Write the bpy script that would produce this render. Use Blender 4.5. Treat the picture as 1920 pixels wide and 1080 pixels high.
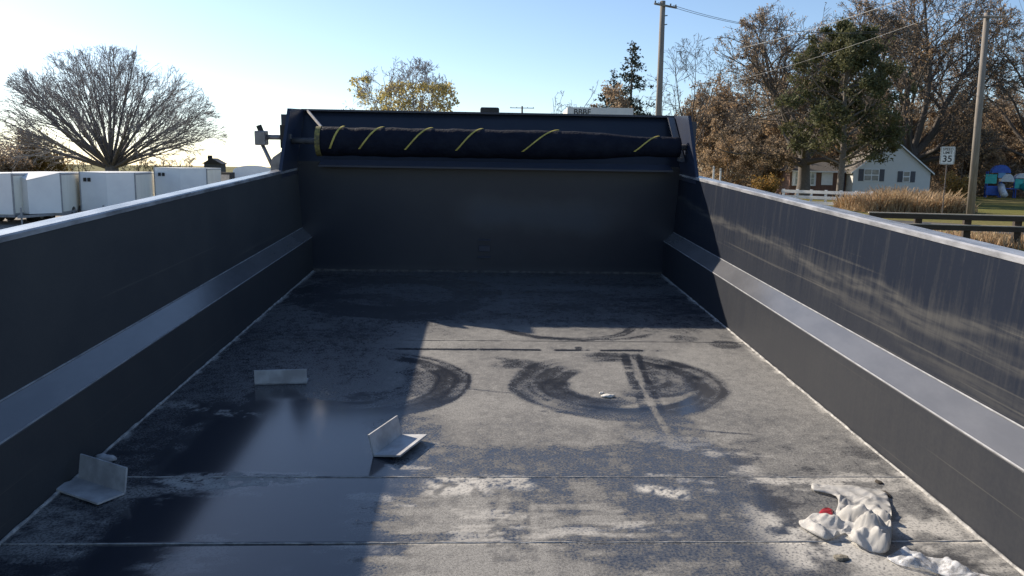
import bpy, math, random
import numpy as np
from mathutils import Vector, Matrix

# ------------------------------------------------------------------ camera, sky, sun, exposure
S = bpy.context.scene
for o in list(bpy.data.objects): bpy.data.objects.remove(o)
COL = S.collection
F = 1507.0                       # focal length in photograph pixels (1920 wide)
PITCH, YAW, ROLL = math.radians(8.38), math.radians(2.342), math.radians(.9)
CAMH = 2.8
BEDPITCH = math.radians(3.06)
fwd = Vector((math.sin(YAW) * math.cos(PITCH), math.cos(YAW) * math.cos(PITCH), -math.sin(PITCH)))
right0 = Vector((math.cos(YAW), -math.sin(YAW), 0))
up0 = right0.cross(fwd)
right = right0 * math.cos(ROLL) + up0 * math.sin(ROLL)
up = up0 * math.cos(ROLL) - right0 * math.sin(ROLL)
cam = bpy.data.cameras.new('camera'); co = bpy.data.objects.new('camera', cam); COL.objects.link(co)
co.matrix_world = Matrix(((right.x, up.x, -fwd.x, 0), (right.y, up.y, -fwd.y, 0), (right.z, up.z, -fwd.z, CAMH), (0, 0, 0, 1)))
cam.sensor_width = 36; cam.lens = 36 * F / 1920; cam.clip_end = 3000; cam.clip_start = .05
S.camera = co
S.render.resolution_x, S.render.resolution_y = 1024, 576

SUN_AZ = math.radians(-45.7)     # from +Y, negative = towards -X
SUN_EL = math.radians(29.1)
sun = bpy.data.lights.new('sun', 'SUN'); sun.energy = 5.0; sun.angle = math.radians(.53); sun.color = (1, .875, .71)
so = bpy.data.objects.new('sun', sun); COL.objects.link(so)
sd = Vector((math.sin(SUN_AZ) * math.cos(SUN_EL), math.cos(SUN_AZ) * math.cos(SUN_EL), math.sin(SUN_EL)))
so.rotation_euler = sd.to_track_quat('Z', 'Y').to_euler(); so.location = (-20, 20, 30)
W = bpy.data.worlds.new('World'); S.world = W; W.use_nodes = True
wn = W.node_tree; bg = wn.nodes['Background']
sky = wn.nodes.new('ShaderNodeTexSky'); sky.sky_type = 'NISHITA'; sky.sun_disc = False
sky.sun_elevation = SUN_EL; sky.sun_rotation = SUN_AZ
sky.air_density = 0.8; sky.dust_density = 0.3; sky.ozone_density = 2.0; sky.altitude = 0
wn.links.new(sky.outputs[0], bg.inputs[0]); bg.inputs[1].default_value = .107
S.view_settings.view_transform = 'Standard'; S.view_settings.look = 'None'
S.view_settings.exposure = 0.6; S.view_settings.gamma = 1
S.render.engine = 'CYCLES'

rnd = random.Random(5)

# ------------------------------------------------------------------ placing helpers
def ray(px, py):
    dx, dy = px - 960, py - 540
    return (right * dx - up * dy + fwd * F)
FH = Vector((fwd.x, fwd.y, 0)).normalized()
def at(px, py, depth):
    """point on the sight line of a photograph pixel at a level depth in metres"""
    r = ray(px, py); k = depth / r.dot(FH)
    return Vector((0, 0, CAMH)) + r * k
def hor(px): return 318 + (px - 960) * math.tan(ROLL)
def base(px, depth, z=0):
    p = at(px, hor(px), depth); return Vector((p.x, p.y, z))
# bed frame: x across, y forward along the bed, z up from the floor, camera at (-.058, 0, .89)
BED = Matrix.Translation((0, 0, CAMH)) @ Matrix.Rotation(BEDPITCH, 4, 'X') @ Matrix.Translation((.058, 0, -.89))
BEDI = BED.inverted()
def onfloor(px, py, z=0):
    o = BEDI @ Vector((0, 0, CAMH)); d = BEDI.to_3x3() @ ray(px, py)
    return o + d * ((z - o.z) / d.z)

# ------------------------------------------------------------------ mesh helpers
class MB:
    def __init__(s): s.v = []; s.f = []; s.m = []; s.mi = 0
    def add(s, vs, fs):
        n = len(s.v); s.v += [tuple(v) for v in vs]; s.f += [tuple(i + n for i in f) for f in fs]; s.m += [s.mi] * len(fs)
    def box(s, a, b, M=None):
        x0, y0, z0 = a; x1, y1, z1 = b
        vs = [Vector(p) for p in ((x0, y0, z0), (x1, y0, z0), (x1, y1, z0), (x0, y1, z0), (x0, y0, z1), (x1, y0, z1), (x1, y1, z1), (x0, y1, z1))]
        if M: vs = [M @ v for v in vs]
        s.add(vs, [(3, 2, 1, 0), (4, 5, 6, 7), (0, 1, 5, 4), (1, 2, 6, 5), (2, 3, 7, 6), (3, 0, 4, 7)])
        return s
    def prism(s, prof, h0, h1, axis='y', M=None):
        def P(a, b, h): return Vector({'y': (a, h, b), 'x': (h, a, b), 'z': (a, b, h)}[axis])
        n = len(prof)
        vs = [P(a, b, h0) for a, b in prof] + [P(a, b, h1) for a, b in prof]
        if M: vs = [M @ v for v in vs]
        s.add(vs, [tuple(range(n)), tuple(range(2 * n - 1, n - 1, -1))] + [(i, n + i, n + (i + 1) % n, (i + 1) % n) for i in range(n)])
        return s
    def tube(s, pts, rs, n=8, cap=True):
        pts = [Vector(p) for p in pts]
        if not hasattr(rs, '__len__'): rs = [rs] * len(pts)
        vs = []; ref = None
        for i, p in enumerate(pts):
            d = (pts[min(i + 1, len(pts) - 1)] - pts[max(i - 1, 0)]).normalized()
            if ref is None: ref = d.orthogonal().normalized()
            a = (ref - d * ref.dot(d)).normalized(); b = d.cross(a); ref = a
            for k in range(n):
                t = 2 * math.pi * k / n; vs.append(p + (a * math.cos(t) + b * math.sin(t)) * rs[i])
        fs = []
        for i in range(len(pts) - 1):
            for k in range(n):
                k2 = (k + 1) % n; fs.append((i * n + k, i * n + k2, (i + 1) * n + k2, (i + 1) * n + k))
        if cap: fs += [tuple(range(n - 1, -1, -1)), tuple(range((len(pts) - 1) * n, len(pts) * n))]
        s.add(vs, fs); return s
    def build(s, name, mat, parent=None, smooth=False, bevel=0, M=None):
        me = bpy.data.meshes.new(name); me.from_pydata(s.v, [], s.f)
        return finish(me, name, mat, parent, smooth, bevel, M, s.m)
def finish(me, name, mat, parent=None, smooth=False, bevel=0, M=None, mi=None):
    me.validate(); me.update()
    mats = mat if isinstance(mat, (list, tuple)) else [mat]
    for m in mats: me.materials.append(m)
    if mi and any(mi) and len(mi) == len(me.polygons): me.polygons.foreach_set('material_index', mi)
    if smooth: me.polygons.foreach_set('use_smooth', [True] * len(me.polygons))
    o = bpy.data.objects.new(name, me); COL.objects.link(o)
    if parent: o.parent = parent
    if M is not None: o.matrix_basis = M
    if bevel:
        b = o.modifiers.new('bevel', 'BEVEL'); b.width = bevel; b.segments = 2; b.limit_method = 'ANGLE'
    return o
def arr_mesh(name, V, Fc):
    me = bpy.data.meshes.new(name); V = np.asarray(V, np.float32); Fc = np.asarray(Fc, np.int32); k = Fc.shape[1]
    me.vertices.add(len(V)); me.vertices.foreach_set('co', V.ravel())
    me.loops.add(Fc.size); me.loops.foreach_set('vertex_index', Fc.ravel())
    me.polygons.add(len(Fc)); me.polygons.foreach_set('loop_start', np.arange(0, Fc.size, k, dtype=np.int32))
    me.update(calc_edges=True); return me
def tag(o, label=None, cat=None, group=None, kind=None):
    if label: o['label'] = label
    if cat: o['category'] = cat
    if group: o['group'] = group
    if kind: o['kind'] = kind
    return o
def empty(name, M):
    o = bpy.data.objects.new(name, None); COL.objects.link(o); o.empty_display_size = .2
    o.matrix_basis = M if isinstance(M, Matrix) else Matrix.Translation(M); return o
def copy_tree(o, parent=None):
    c = o.copy(); COL.objects.link(c); c.parent = parent
    for ch in o.children: copy_tree(ch, c)
    return c
def text_mesh(name, body, size, mat, M, parent, depth=.002):
    cu = bpy.data.curves.new(name, 'FONT'); cu.body = body; cu.size = size; cu.extrude = depth; cu.align_x = 'CENTER'; cu.align_y = 'CENTER'
    cu.offset = size * .012
    t = bpy.data.objects.new(name, cu); COL.objects.link(t)
    bpy.context.view_layer.update()
    me = bpy.data.meshes.new_from_object(t.evaluated_get(bpy.context.evaluated_depsgraph_get()))
    bpy.data.objects.remove(t); bpy.data.curves.remove(cu)
    me.materials.clear()
    return finish(me, name, mat, parent, M=M)

# ------------------------------------------------------------------ material helpers
class NT:
    def __init__(s, name):
        s.mat = bpy.data.materials.new(name); s.mat.use_nodes = True
        s.t = s.mat.node_tree; s.b = s.t.nodes['Principled BSDF']
        s.co = s.t.nodes.new('ShaderNodeTexCoord').outputs['Object']
    def L(s, a, b):
        if isinstance(a, (int, float)): b.default_value = a
        elif isinstance(a, tuple): b.default_value = a if len(a) == len(b.default_value) else (*a, 1)[:len(b.default_value)]
        else: s.t.links.new(a, b)
    def m(s, op, a, b=0., c=0.):
        n = s.t.nodes.new('ShaderNodeMath'); n.operation = op
        for i, v in enumerate((a, b, c)): s.L(float(v) if isinstance(v, (int, float)) else v, n.inputs[i])
        return n.outputs[0]
    def add(s, a, b): return s.m('ADD', a, b)
    def sub(s, a, b): return s.m('SUBTRACT', a, b)
    def mul(s, a, b): return s.m('MULTIPLY', a, b)
    def mx(s, a, b): return s.m('MAXIMUM', a, b)
    def mn(s, a, b): return s.m('MINIMUM', a, b)
    def inv(s, a): return s.m('SUBTRACT', 1., a)
    def ss(s, x, a, b, lo=0., hi=1.):
        n = s.t.nodes.new('ShaderNodeMapRange'); n.interpolation_type = 'SMOOTHSTEP'
        s.L(x, n.inputs[0])
        if a > b: a, b, lo, hi = b, a, hi, lo
        for i, v in enumerate((a, b, lo, hi)): n.inputs[i + 1].default_value = v
        return n.outputs[0]
    def band(s, x, a, b, soft): return s.mul(s.ss(x, a - soft, a + soft), s.ss(x, b + soft, b - soft))
    def xyz(s, v=None):
        n = s.t.nodes.new('ShaderNodeSeparateXYZ'); s.t.links.new(v or s.co, n.inputs[0]); return n.outputs
    def vec(s, x, y, z):
        n = s.t.nodes.new('ShaderNodeCombineXYZ')
        for i, v in enumerate((x, y, z)): s.L(float(v) if isinstance(v, (int, float)) else v, n.inputs[i])
        return n.outputs[0]
    def scale(s, sc, loc=(0, 0, 0), v=None):
        n = s.t.nodes.new('ShaderNodeMapping'); s.t.links.new(v or s.co, n.inputs[0]); n.inputs['Scale'].default_value = sc; n.inputs['Location'].default_value = loc
        return n.outputs[0]
    def noise(s, scale, detail=4, rough=.6, v=None, dist=0., col=False):
        n = s.t.nodes.new('ShaderNodeTexNoise'); s.t.links.new(v or s.co, n.inputs['Vector'])
        n.inputs['Scale'].default_value = scale; n.inputs['Detail'].default_value = detail; n.inputs['Roughness'].default_value = rough; n.inputs['Distortion'].default_value = dist
        return n.outputs[1 if col else 0]
    def mix(s, f, a, b):
        n = s.t.nodes.new('ShaderNodeMix'); n.data_type = 'RGBA'
        s.L(f, n.inputs[0]); s.L(a, n.inputs[6]); s.L(b, n.inputs[7]); return n.outputs[2]
    def bump(s, h, strength=.3, dist=.01):
        n = s.t.nodes.new('ShaderNodeBump'); n.inputs['Strength'].default_value = strength; n.inputs['Distance'].default_value = dist
        s.L(h, n.inputs['Height']); s.t.links.new(n.outputs[0], s.b.inputs['Normal']); return n
    def out(s, col=None, rough=None, spec=None, metal=None):
        for k, v in (('Base Color', col), ('Roughness', rough), ('Specular IOR Level', spec), ('Metallic', metal)):
            if v is not None: s.L(v if not isinstance(v, tuple) else (*v, 1)[:4], s.b.inputs[k])
        return s.mat
def simple(name, c1, c2=None, rough=.7, scale=8, bump=0, spec=.4, metal=0, vscale=None, detail=5):
    n = NT(name); c2 = c2 or tuple(x * .75 for x in c1)
    v = n.scale(vscale) if vscale else None
    k = n.noise(scale, detail, .6, v)
    if bump: n.bump(n.noise(scale * 3, 4, .6, v), bump, .01)
    return n.out(n.mix(n.ss(k, .3, .7), c1, c2), rough, spec, metal)
def leafy(name, cols, trans=.25, scale=1.2):
    """leaves: colour varies from clump to clump and from leaf to leaf, a little light passes through"""
    n = NT(name); k = n.noise(scale, 2, .5); k2 = n.noise(scale * 14, 1, .5)
    c = n.mix(n.ss(k, .35, .65), cols[0], cols[1]); c = n.mix(n.ss(k2, .45, .7), c, cols[2])
    n.out(c, .75, .25)
    t = n.t.nodes.new('ShaderNodeBsdfTranslucent'); n.L(c, t.inputs[0])
    ms = n.t.nodes.new('ShaderNodeMixShader'); ms.inputs[0].default_value = trans
    n.t.links.new(n.b.outputs[0], ms.inputs[1]); n.t.links.new(t.outputs[0], ms.inputs[2])
    n.t.links.new(ms.outputs[0], n.t.nodes['Material Output'].inputs[0]); return n.mat

DUST = (.34, .334, .32); PAINT = (.014, .0195, .034)
# --- dust on the bed floor: how much dust, powder and scuffing lies at each spot, with shade painted in at left and front (metres in the bed frame)
def vnoise(x, y, seed):
    xi = np.floor(x).astype(np.int64); yi = np.floor(y).astype(np.int64); fx = x - xi; fy = y - yi
    def h(a, b):
        n = (a * 374761393 + b * 668265263 + seed * 974634777) & 0x7fffffff
        n = ((n ^ (n >> 13)) * 1274126177) & 0x7fffffff
        return ((n ^ (n >> 16)) & 0xffff) / 65535.
    ux = fx * fx * (3 - 2 * fx); uy = fy * fy * (3 - 2 * fy)
    return (h(xi, yi) * (1 - ux) + h(xi + 1, yi) * ux) * (1 - uy) + (h(xi, yi + 1) * (1 - ux) + h(xi + 1, yi + 1) * ux) * uy
def fbm(x, y, sc, seed=0, octv=5, rough=.55):
    t = 0; a = 1; n = 0
    for i in range(octv): t = t + a * vnoise(x * sc * 2 ** i + 31.7 * i, y * sc * 2 ** i + 17.3 * i, seed + i); n += a; a *= rough
    return t / n
def sst(x, a, b): t = np.clip((x - a) / (b - a), 0, 1); return t * t * (3 - 2 * t)
def bnd(x, a, b, s): return sst(x, a - s, a + s) * (1 - sst(x, b - s, b + s))
def floor_fields(x, y):
    w1 = fbm(x, y, 3, 1) - .5; w2 = fbm(x, y, 3.3, 11) - .5; wx = x + w1 * .09; wy = y + w2 * .09
    mid = fbm(x, y, 8, 21); spk = fbm(x, y, 45, 31, 3, .7); strk = fbm(x, y * 6, 6, 41); strk2 = fbm(x * 6, y * .7, 6, 51); big = fbm(x, y, 1.4, 61)
    dust = .62 + .24 * sst(big, .35, .65) + (mid - .5) * .35
    # forward third under the bulkhead: dust thinned so the colour carries its shade
    front_shade = sst(y, 3.35, 3.7); dust = dust * (1 - front_shade) + front_shade * (.15 + .5 * (fbm(x, y * 2.5, 3, 71) - .3))
    # wiped rectangle where a load lay
    rect = bnd(wx, -.86, .63, .02) * (1 - sst(wy, 2.36, 2.46))
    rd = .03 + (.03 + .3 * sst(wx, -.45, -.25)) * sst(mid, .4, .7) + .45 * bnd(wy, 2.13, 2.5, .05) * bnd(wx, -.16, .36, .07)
    rd = rd + (1 - sst(wy, 1.72, 1.95)) * (.06 + .6 * sst(strk, .45, .62)) * sst(wx, -.42, -.2) 
    rd = rd + .17 * sst(wx, -.3, -.2) + .42 * bnd(wx, -.25, .15, .12) * (1 - sst(wy, 1.7, 1.9))
    dust = dust * (1 - rect) + rd * rect
    dust *= 1 - .75 * (bnd(wx, -.95, -.62, .04) * bnd(wy, 2.0, 2.5, .06)) * sst(mid, .35, .55)
    def swirl(d, cx, cy, r0, r1, a0, a1, amt, f, seed):
        dx = x - cx; dy = y - cy; r = np.hypot(dx, dy) + w1 * .05; a = np.arctan2(dy, dx)
        am = (a0 + a1) / 2; da = (a - am + np.pi) % (2 * np.pi) - np.pi
        k = bnd(r, r0, r1, .012) * (1 - sst(np.abs(da), (a1 - a0) / 2 - .25, (a1 - a0) / 2 + .2))
        ln = sst(vnoise(r * f, a * .9 + 9, seed), .25, .7)
        return d * (1 - amt * np.clip(k * (.7 + .4 * ln) * (.7 + .35 * sst(mid, .3, .5)) * (.75 + .4 * sst(fbm(x, y, 5, 141), .35, .55)), 0, 1))
    dust = swirl(dust, .43, 2.72, .27, .39, -2.3, 1.75, .92, 60, 3)
    dust = swirl(dust, .52, 2.77, .0, .22, -2.0, 1.6, .8, 45, 4)
    dust = swirl(dust, .43, 2.70, .17, .37, 2.2, 4.6, .8, 60, 5)
    dust = swirl(dust, .36, 2.66, .1, .2, 2.6, 5.3, .6, 60, 15)
    dust = swirl(dust, -.48, 2.70, .27, .39, -1.9, 1.3, .92, 60, 6)
    dust = swirl(dust, -.44, 2.72, .12, .24, -1.9, 1.0, .7, 60, 7)
    dust = swirl(dust, -.48, 2.70, .2, .37, 3.4, 5.2, .85, 60, 8)
    dust *= 1 - .7 * bnd(wx, -.02, .17, .03) * bnd(wy + .25 * wx, 2.9, 3.04, .03) * sst(mid, .38, .55)
    dust = swirl(dust, .33, 3.62, .29, .34, -2.7, -.35, .75, 90, 10)
    dust = swirl(dust, .40, 3.75, .44, .47, -2.3, -.8, .6, 90, 12)
    dust = swirl(dust, .98, 3.24, .0, .07, -3.3, 3.3, .7, 60, 13)
    dust = swirl(dust, .83, 3.33, .0, .06, -3.3, 3.3, .5, 60, 14)
    dust = swirl(dust, -.5, 4.2, .3, .55, -3.3, 3.3, .5, 40, 16)
    dust *= 1 - .95 * bnd(y + w1 * .01, 3.122, 3.150, .004) * bnd(x, -.4, .68, .05) * sst(fbm(x, 0 * y, 14, 81, 3), .32, .45)
    dust *= 1 - .8 * bnd(y + w1 * .02, 3.15, 3.19, .004) * bnd(x, .2, .42, .01) * sst(fbm(x, 0 * y, 40, 82, 2), .45, .6)
    xc = .515 + .07 * (y - 2.25) ** 2; dx = x - xc; on = 1 - sst(y, 3.05, 3.13)
    dust *= 1 - .8 * on * (bnd(dx, -.055, -.022, .005) + bnd(dx, .006, .028, .005)) * sst(strk, .3, .5)
    dust = np.maximum(dust, .62 * on * bnd(dx, -.018, .002, .004) * sst(strk2, .35, .5))
    yc = 2.41 - .23 * (x - .1) + .03 * np.sin(x * 7); dust *= 1 - .95 * bnd(y - yc, -.006, .005, .003) * bnd(x, .12, .75, .03) * sst(mid, .38, .5)
    yc = 2.62 - .3 * (x + .02); dust *= 1 - .8 * bnd(y - yc, -.004, .004, .003) * bnd(x, -.1, .06, .02)
    tail = 1 - sst(y, 1.9, 2.4)
    dust *= 1 - .3 * tail * sst(strk2, .58, .68) * sst(x, -.3, 0)
    dust *= 1 - .75 * tail * sst(fbm(x, y * 2, 5, 91, 6, .65), .53, .62)
    dust *= 1 - .7 * bnd(x + w1 * .02, -.03, .07, .006) * bnd(y, 1.52, 1.8, .01) * sst(spk, .3, .5)
    dust *= 1 - .55 * bnd(x, .68, .85, .03) * bnd(y, 1.75, 1.98, .05) * sst(spk, .45, .6)
    dust *= 1 - .6 * sst(x, .2, .42) * (1 - sst(x + w1 * .03 + .12 * (y - 2.2) * (y < 2.2), .625, .64)) * (1 - sst(wy, 2.18, 2.28)) * (.6 + .4 * sst(fbm(x, y, 6, 161), .4, .55))
    dust *= 1 - .68 * (1 - sst(wx, -.55, -.22)) * (1 - front_shade)  # dust cut left of the shadow edge: shade painted into the floor
    dust = np.maximum(dust, (.26 + .12 * (fbm(x, y, 20, 171) - .5)) * rect * sst(wx, -.3, -.2))
    dust = np.clip(dust + (spk - .5) * .6 * np.minimum(1, dust * 2.5), 0, 1)
    p1 = fbm(x, y * 2.2, 4, 101, 6, .65)
    pw = .75 * bnd(wy, 1.86, 1.94, .02) * sst(p1, .55, .64) * sst(spk, .3, .5)
    pw = np.maximum(pw, .9 * bnd(wx, -.2, -.03, .03) * bnd(wy, 1.82, 1.93, .02) * sst(spk, .3, .55))
    pw = np.maximum(pw, bnd(wx, .34, .46, .02) * bnd(wy + .18 * wx, 1.9, 1.945, .01) * sst(spk, .3, .5))
    pw = np.maximum(pw, .5 * tail * sst(x, -.5, -.2) * sst(fbm(x, y * 3, 4, 111, 7, .68), .6, .68))
    pw = np.maximum(pw, .75 * bnd(wx, .88, 1.05, .04) * bnd(wy, 1.6, 1.86, .05) * sst(mid, .45, .58))
    pw = np.maximum(pw, .5 * bnd(wx, .55, .68, .03) * bnd(wy, 1.95, 2.15, .04) * sst(p1, .45, .55))
    pw = np.maximum(pw, .8 * sst(np.abs(x), 1.035, 1.07) * sst(fbm(x, y, 11, 121), .48, .6))
    pw = np.maximum(pw, .3 * (1 - sst(wx, -.75, -.5)) * bnd(wy, 1.4, 2.0, .1) * sst(fbm(x, y * 1.8, 6, 131, 6, .65), .5, .62))
    pw = np.maximum(pw, .5 * bnd(wx, -.82, -.5, .05) * bnd(wy, 1.9, 1.965, .015) * sst(spk, .3, .55))
    pw = np.maximum(pw, .4 * bnd(wx, -1.05, -.75, .05) * bnd(wy + .3 * wx, 2.15, 2.2, .015) * sst(spk, .4, .6))
    pw = np.maximum(pw, .8 * bnd(wx, .60, .95, .05) * bnd(wy, 1.45, 1.8, .06) * sst(fbm(x, y, 9, 151, 6, .65), .5, .62))
    return dust, np.clip(pw, 0, 1)
def floor_plate(y0, y1, parent):
    y0 += .0004; y1 -= .0004; st = .007 if y0 > 1.5 else .012
    nx = int(2.15 / st); ny = max(2, int((y1 - y0) / st))
    X, Y = np.meshgrid(np.linspace(-HALF - .002, HALF + .002, nx + 1), np.linspace(y0, y1, ny + 1)); V = np.stack([X.ravel(), Y.ravel(), 0 * X.ravel()], 1)
    i = np.arange(nx); j = np.arange(ny); I, J = np.meshgrid(i, j); q = (J * (nx + 1) + I).ravel(); Fc = np.stack([q, q + 1, q + nx + 2, q + nx + 1], 1)
    # rim down to the pan, so that the plate has its thickness
    rim = np.concatenate([np.arange(nx + 1), (np.arange(1, ny + 1)) * (nx + 1) + nx, ny * (nx + 1) + np.arange(nx - 1, -1, -1), np.arange(ny - 1, 0, -1) * (nx + 1)])
    n0 = len(V); low = V[rim].copy(); low[:, 2] = -.0195; V = np.concatenate([V, low]); k = np.arange(len(rim)); k2 = (k + 1) % len(rim)
    Fc = np.concatenate([Fc, np.stack([rim[k], n0 + k, n0 + k2, rim[k2]], 1)])
    me = arr_mesh('floor_plate', V, Fc)
    d, p = floor_fields(V[:, 0], V[:, 1]); at_ = me.color_attributes.new('grime_shade', 'FLOAT_COLOR', 'POINT')
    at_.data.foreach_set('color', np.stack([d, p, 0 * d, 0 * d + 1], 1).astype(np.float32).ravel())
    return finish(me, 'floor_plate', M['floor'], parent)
def floor_material():
    n = NT('dusty_floor_steel'); an = n.t.nodes.new('ShaderNodeAttribute'); an.attribute_name = 'grime_shade'
    d, p, _ = n.xyz(an.outputs['Vector']); fine = n.noise(150, 2, .6); spk = n.noise(420, 1, .5)
    d = n.mn(n.mx(n.add(d, n.mul(n.mul(n.sub(fine, .5), 1.5), n.mn(n.mul(d, 3.), 1.))), 0.), 1.)
    p = n.mul(p, n.ss(fine, .3, .55, .3, 1))
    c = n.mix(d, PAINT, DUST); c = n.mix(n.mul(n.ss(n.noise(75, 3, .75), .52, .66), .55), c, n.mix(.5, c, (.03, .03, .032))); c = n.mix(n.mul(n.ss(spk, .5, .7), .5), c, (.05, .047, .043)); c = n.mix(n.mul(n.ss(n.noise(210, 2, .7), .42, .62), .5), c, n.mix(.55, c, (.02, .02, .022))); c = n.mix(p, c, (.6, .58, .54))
    tot = n.mx(d, p); n.bump(n.mul(tot, n.add(n.mul(fine, .5), .4)), .2, .003)
    return n.out(c, n.ss(tot, .12, .6, .13, .85), n.ss(tot, .1, .7, .75, .15))
def wall_material(name, side, dust=(.27, .255, .215)):
    """black painted side plate, dusty, with run marks and a rubbed smear"""
    n = NT(name); x, y, z = n.xyz()
    big = n.noise(1.3, 5, .6, n.scale((1, 1, 1.5))); runs = n.noise(45, 4, .7, n.scale((1, 1, .045))); mid = n.noise(8, 5, .6); fine = n.noise(90, 2, .6)
    scr = n.mul(n.ss(n.noise(4, 3, .6, n.scale((1, .12, 22))), .64, .7), .12)
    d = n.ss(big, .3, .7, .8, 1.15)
    if side > 0:
        lvl = n.add(n.ss(z, .16, .28, .115, .055), n.ss(z, .43, .5, 0, -.05)); d = n.mul(d, lvl)
        d = n.add(d, n.mul(n.sub(runs, .5), n.ss(z, .27, .45, .06, .34)))
        d = n.mul(d, n.inv(n.mul(n.ss(n.noise(5, 6, .7), .56, .64), n.ss(z, .5, .56, 0, .8))))
        w = n.mul(n.sub(n.noise(2, 3, .5), .5), .12)
        zc = n.add(n.add(.455, n.mul(n.sub(3.9, y), -.035)), w); k = n.band(n.sub(z, zc), -.018, .012, .012)
        zc2 = n.add(n.add(.40, n.mul(n.sub(2.9, y), .02)), n.mul(w, 1.5)); k = n.mx(k, n.mul(n.band(n.sub(z, zc2), -.01, .02, .012), n.ss(y, 3.4, 2.9)))
        zc3 = n.add(n.add(.33, n.mul(n.sub(2.3, y), -.06)), w); k = n.mx(k, n.mul(n.mul(n.band(n.sub(z, zc3), -.02, .02, .015), n.ss(y, 3.0, 2.6)), .7))
        k = n.mul(k, n.ss(n.noise(70, 3, .6, n.scale((1, .06, 1))), .35, .62, .15, 1))
        d = n.add(d, n.mul(k, .15))
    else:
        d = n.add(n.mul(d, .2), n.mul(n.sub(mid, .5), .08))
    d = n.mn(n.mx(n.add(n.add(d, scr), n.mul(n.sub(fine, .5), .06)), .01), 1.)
    c = n.mix(d, PAINT, dust); n.bump(n.add(n.noise(2.2, 2, .5), n.mul(n.noise(60, 3, .6, n.scale((1, .2, 1))), .03)), .25, .02)
    return n.out(c, n.ss(d, .03, .4, .4, .75), .05)
def plate_material():
    n = NT('black_bulkhead_paint'); x, y, z = n.xyz()
    big = n.noise(2.2, 5, .6); d = n.ss(big, .35, .75, .015, .05)
    w = n.mul(n.sub(n.noise(3, 4, .6), .5), .2)
    k = n.mul(n.band(n.add(x, w), -.15, .75, .16), n.band(n.add(z, w), .27, .44, .06)); d = n.add(d, n.mul(k, .16))  # lighter patch paints a soft reflection into the plate colour
    d = n.add(d, n.mul(n.ss(z, .05, 0), .08)); d = n.mx(d, 0.)
    c = n.mix(d, PAINT, (.26, .26, .26)); n.bump(n.noise(4, 2, .5), .08, .01)
    return n.out(c, n.ss(d, .05, .4, .35, .7), .45)

M = dict(
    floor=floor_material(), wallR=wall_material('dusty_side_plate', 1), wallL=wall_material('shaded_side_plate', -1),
    plate=plate_material(), paint=simple('black_truck_paint', (.02, .029, .058), (.03, .038, .062), .35, 6, .04, .5),
    rail=simple('worn_rail_paint', (.42, .43, .46), (.16, .165, .18), .24, 20, .05, .6, vscale=(1, .3, 1)),
    ledge=simple('dust_covered_ledge', (.13, .134, .148), (.10, .104, .116), .2, 9, .05, .75, vscale=(1, .4, 1)),
    worn=simple('worn_edge_steel', (.42, .43, .45), (.25, .26, .28), .35, 25, 0, .6),
    weld=simple('powdered_weld', (.55, .54, .52), (.2, .2, .2), .85, 30, .3),
    weldd=simple('dark_weld', (.05, .05, .052), (.16, .15, .14), .7, 30, .3),
    tarp=simple('black_vinyl_tarp', (.007, .009, .019), (.013, .016, .028), .8, 14, .8, .15),
    yellow=simple('yellow_webbing', (.6, .5, .12), (.4, .33, .08), .6, 30),
    yellow_dull=simple('soiled_yellow_webbing', (.28, .24, .07), (.1, .09, .05), .7, 40),
    steel=simple('grey_bracket_steel', (.28, .28, .29), (.17, .17, .18), .4, 20, .05, .5, .5),
    angle=simple('primed_angle_iron', (.58, .59, .6), (.34, .34, .35), .5, 16, .1, detail=8),
    rubber=simple('tyre_rubber', (.025, .025, .026), (.05, .048, .045), .85, 12, .2),
    chassis=simple('chassis_black', (.03, .03, .03), None, .6), cabp=simple('cab_white_paint', (.6, .6, .6), None, .3),
    glassd=simple('dark_window_glass', (.02, .025, .03), (.03, .035, .04), .08, 2, 0, .6),
)

# ------------------------------------------------------------------ setting: ground, lot, road
def sheet(name, pts, z, mat):
    b = MB(); b.add([(x, y, z) for x, y in pts], [tuple(range(len(pts)))]); return tag(b.build(name, mat), kind='structure')
gm = NT('lawn_ground'); k = gm.noise(.05, 6, .65); k2 = gm.noise(2.5, 5, .7)
c = gm.mix(gm.ss(k, .4, .6), (.16, .15, .045), (.2, .16, .07)); c = gm.mix(gm.ss(k2, .35, .7), c, (.10, .11, .03)); gm.bump(k2, .6, .1); gm.out(c, .95, .1)
sheet('ground', [(-1500, -1500), (1500, -1500), (1500, 1500), (-1500, 1500)], 0, gm.mat)
gl = NT('gravel_lot'); k = gl.noise(.3, 6, .6); k2 = gl.noise(40, 3, .7)
c = gl.mix(gl.ss(k, .35, .65), (.22, .2, .18), (.15, .14, .13)); c = gl.mix(gl.ss(k2, .4, .65), c, (.3, .28, .26)); gl.bump(k2, .5, .03); gl.out(c, .95, .15)
sheet('gravel_yard', [(-70, -40), (10, -40), (11, 30), (2, 62), (-70, 62)], .004, gl.mat)
ra = NT('asphalt'); k = ra.noise(.6, 5, .6); k2 = ra.noise(90, 2, .6); ra.out(ra.mix(ra.ss(k2, .3, .7), ra.mix(k, (.045, .045, .047), (.07, .07, .07)), (.09, .09, .09)), .9, .2)
d1 = base(1250, 66) ; d2 = base(2300, 40)
t = (d2 - d1).normalized(); nrm = Vector((-t.y, t.x, 0))
a0 = d1 - t * 120; a1 = d1 + t * 160
sheet('road', [tuple((a0 - nrm * 8)[:2]), tuple((a1 - nrm * 8)[:2]), tuple((a1 - nrm * 1)[:2]), tuple((a0 - nrm * 1)[:2])], .008, ra.mat)

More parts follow.
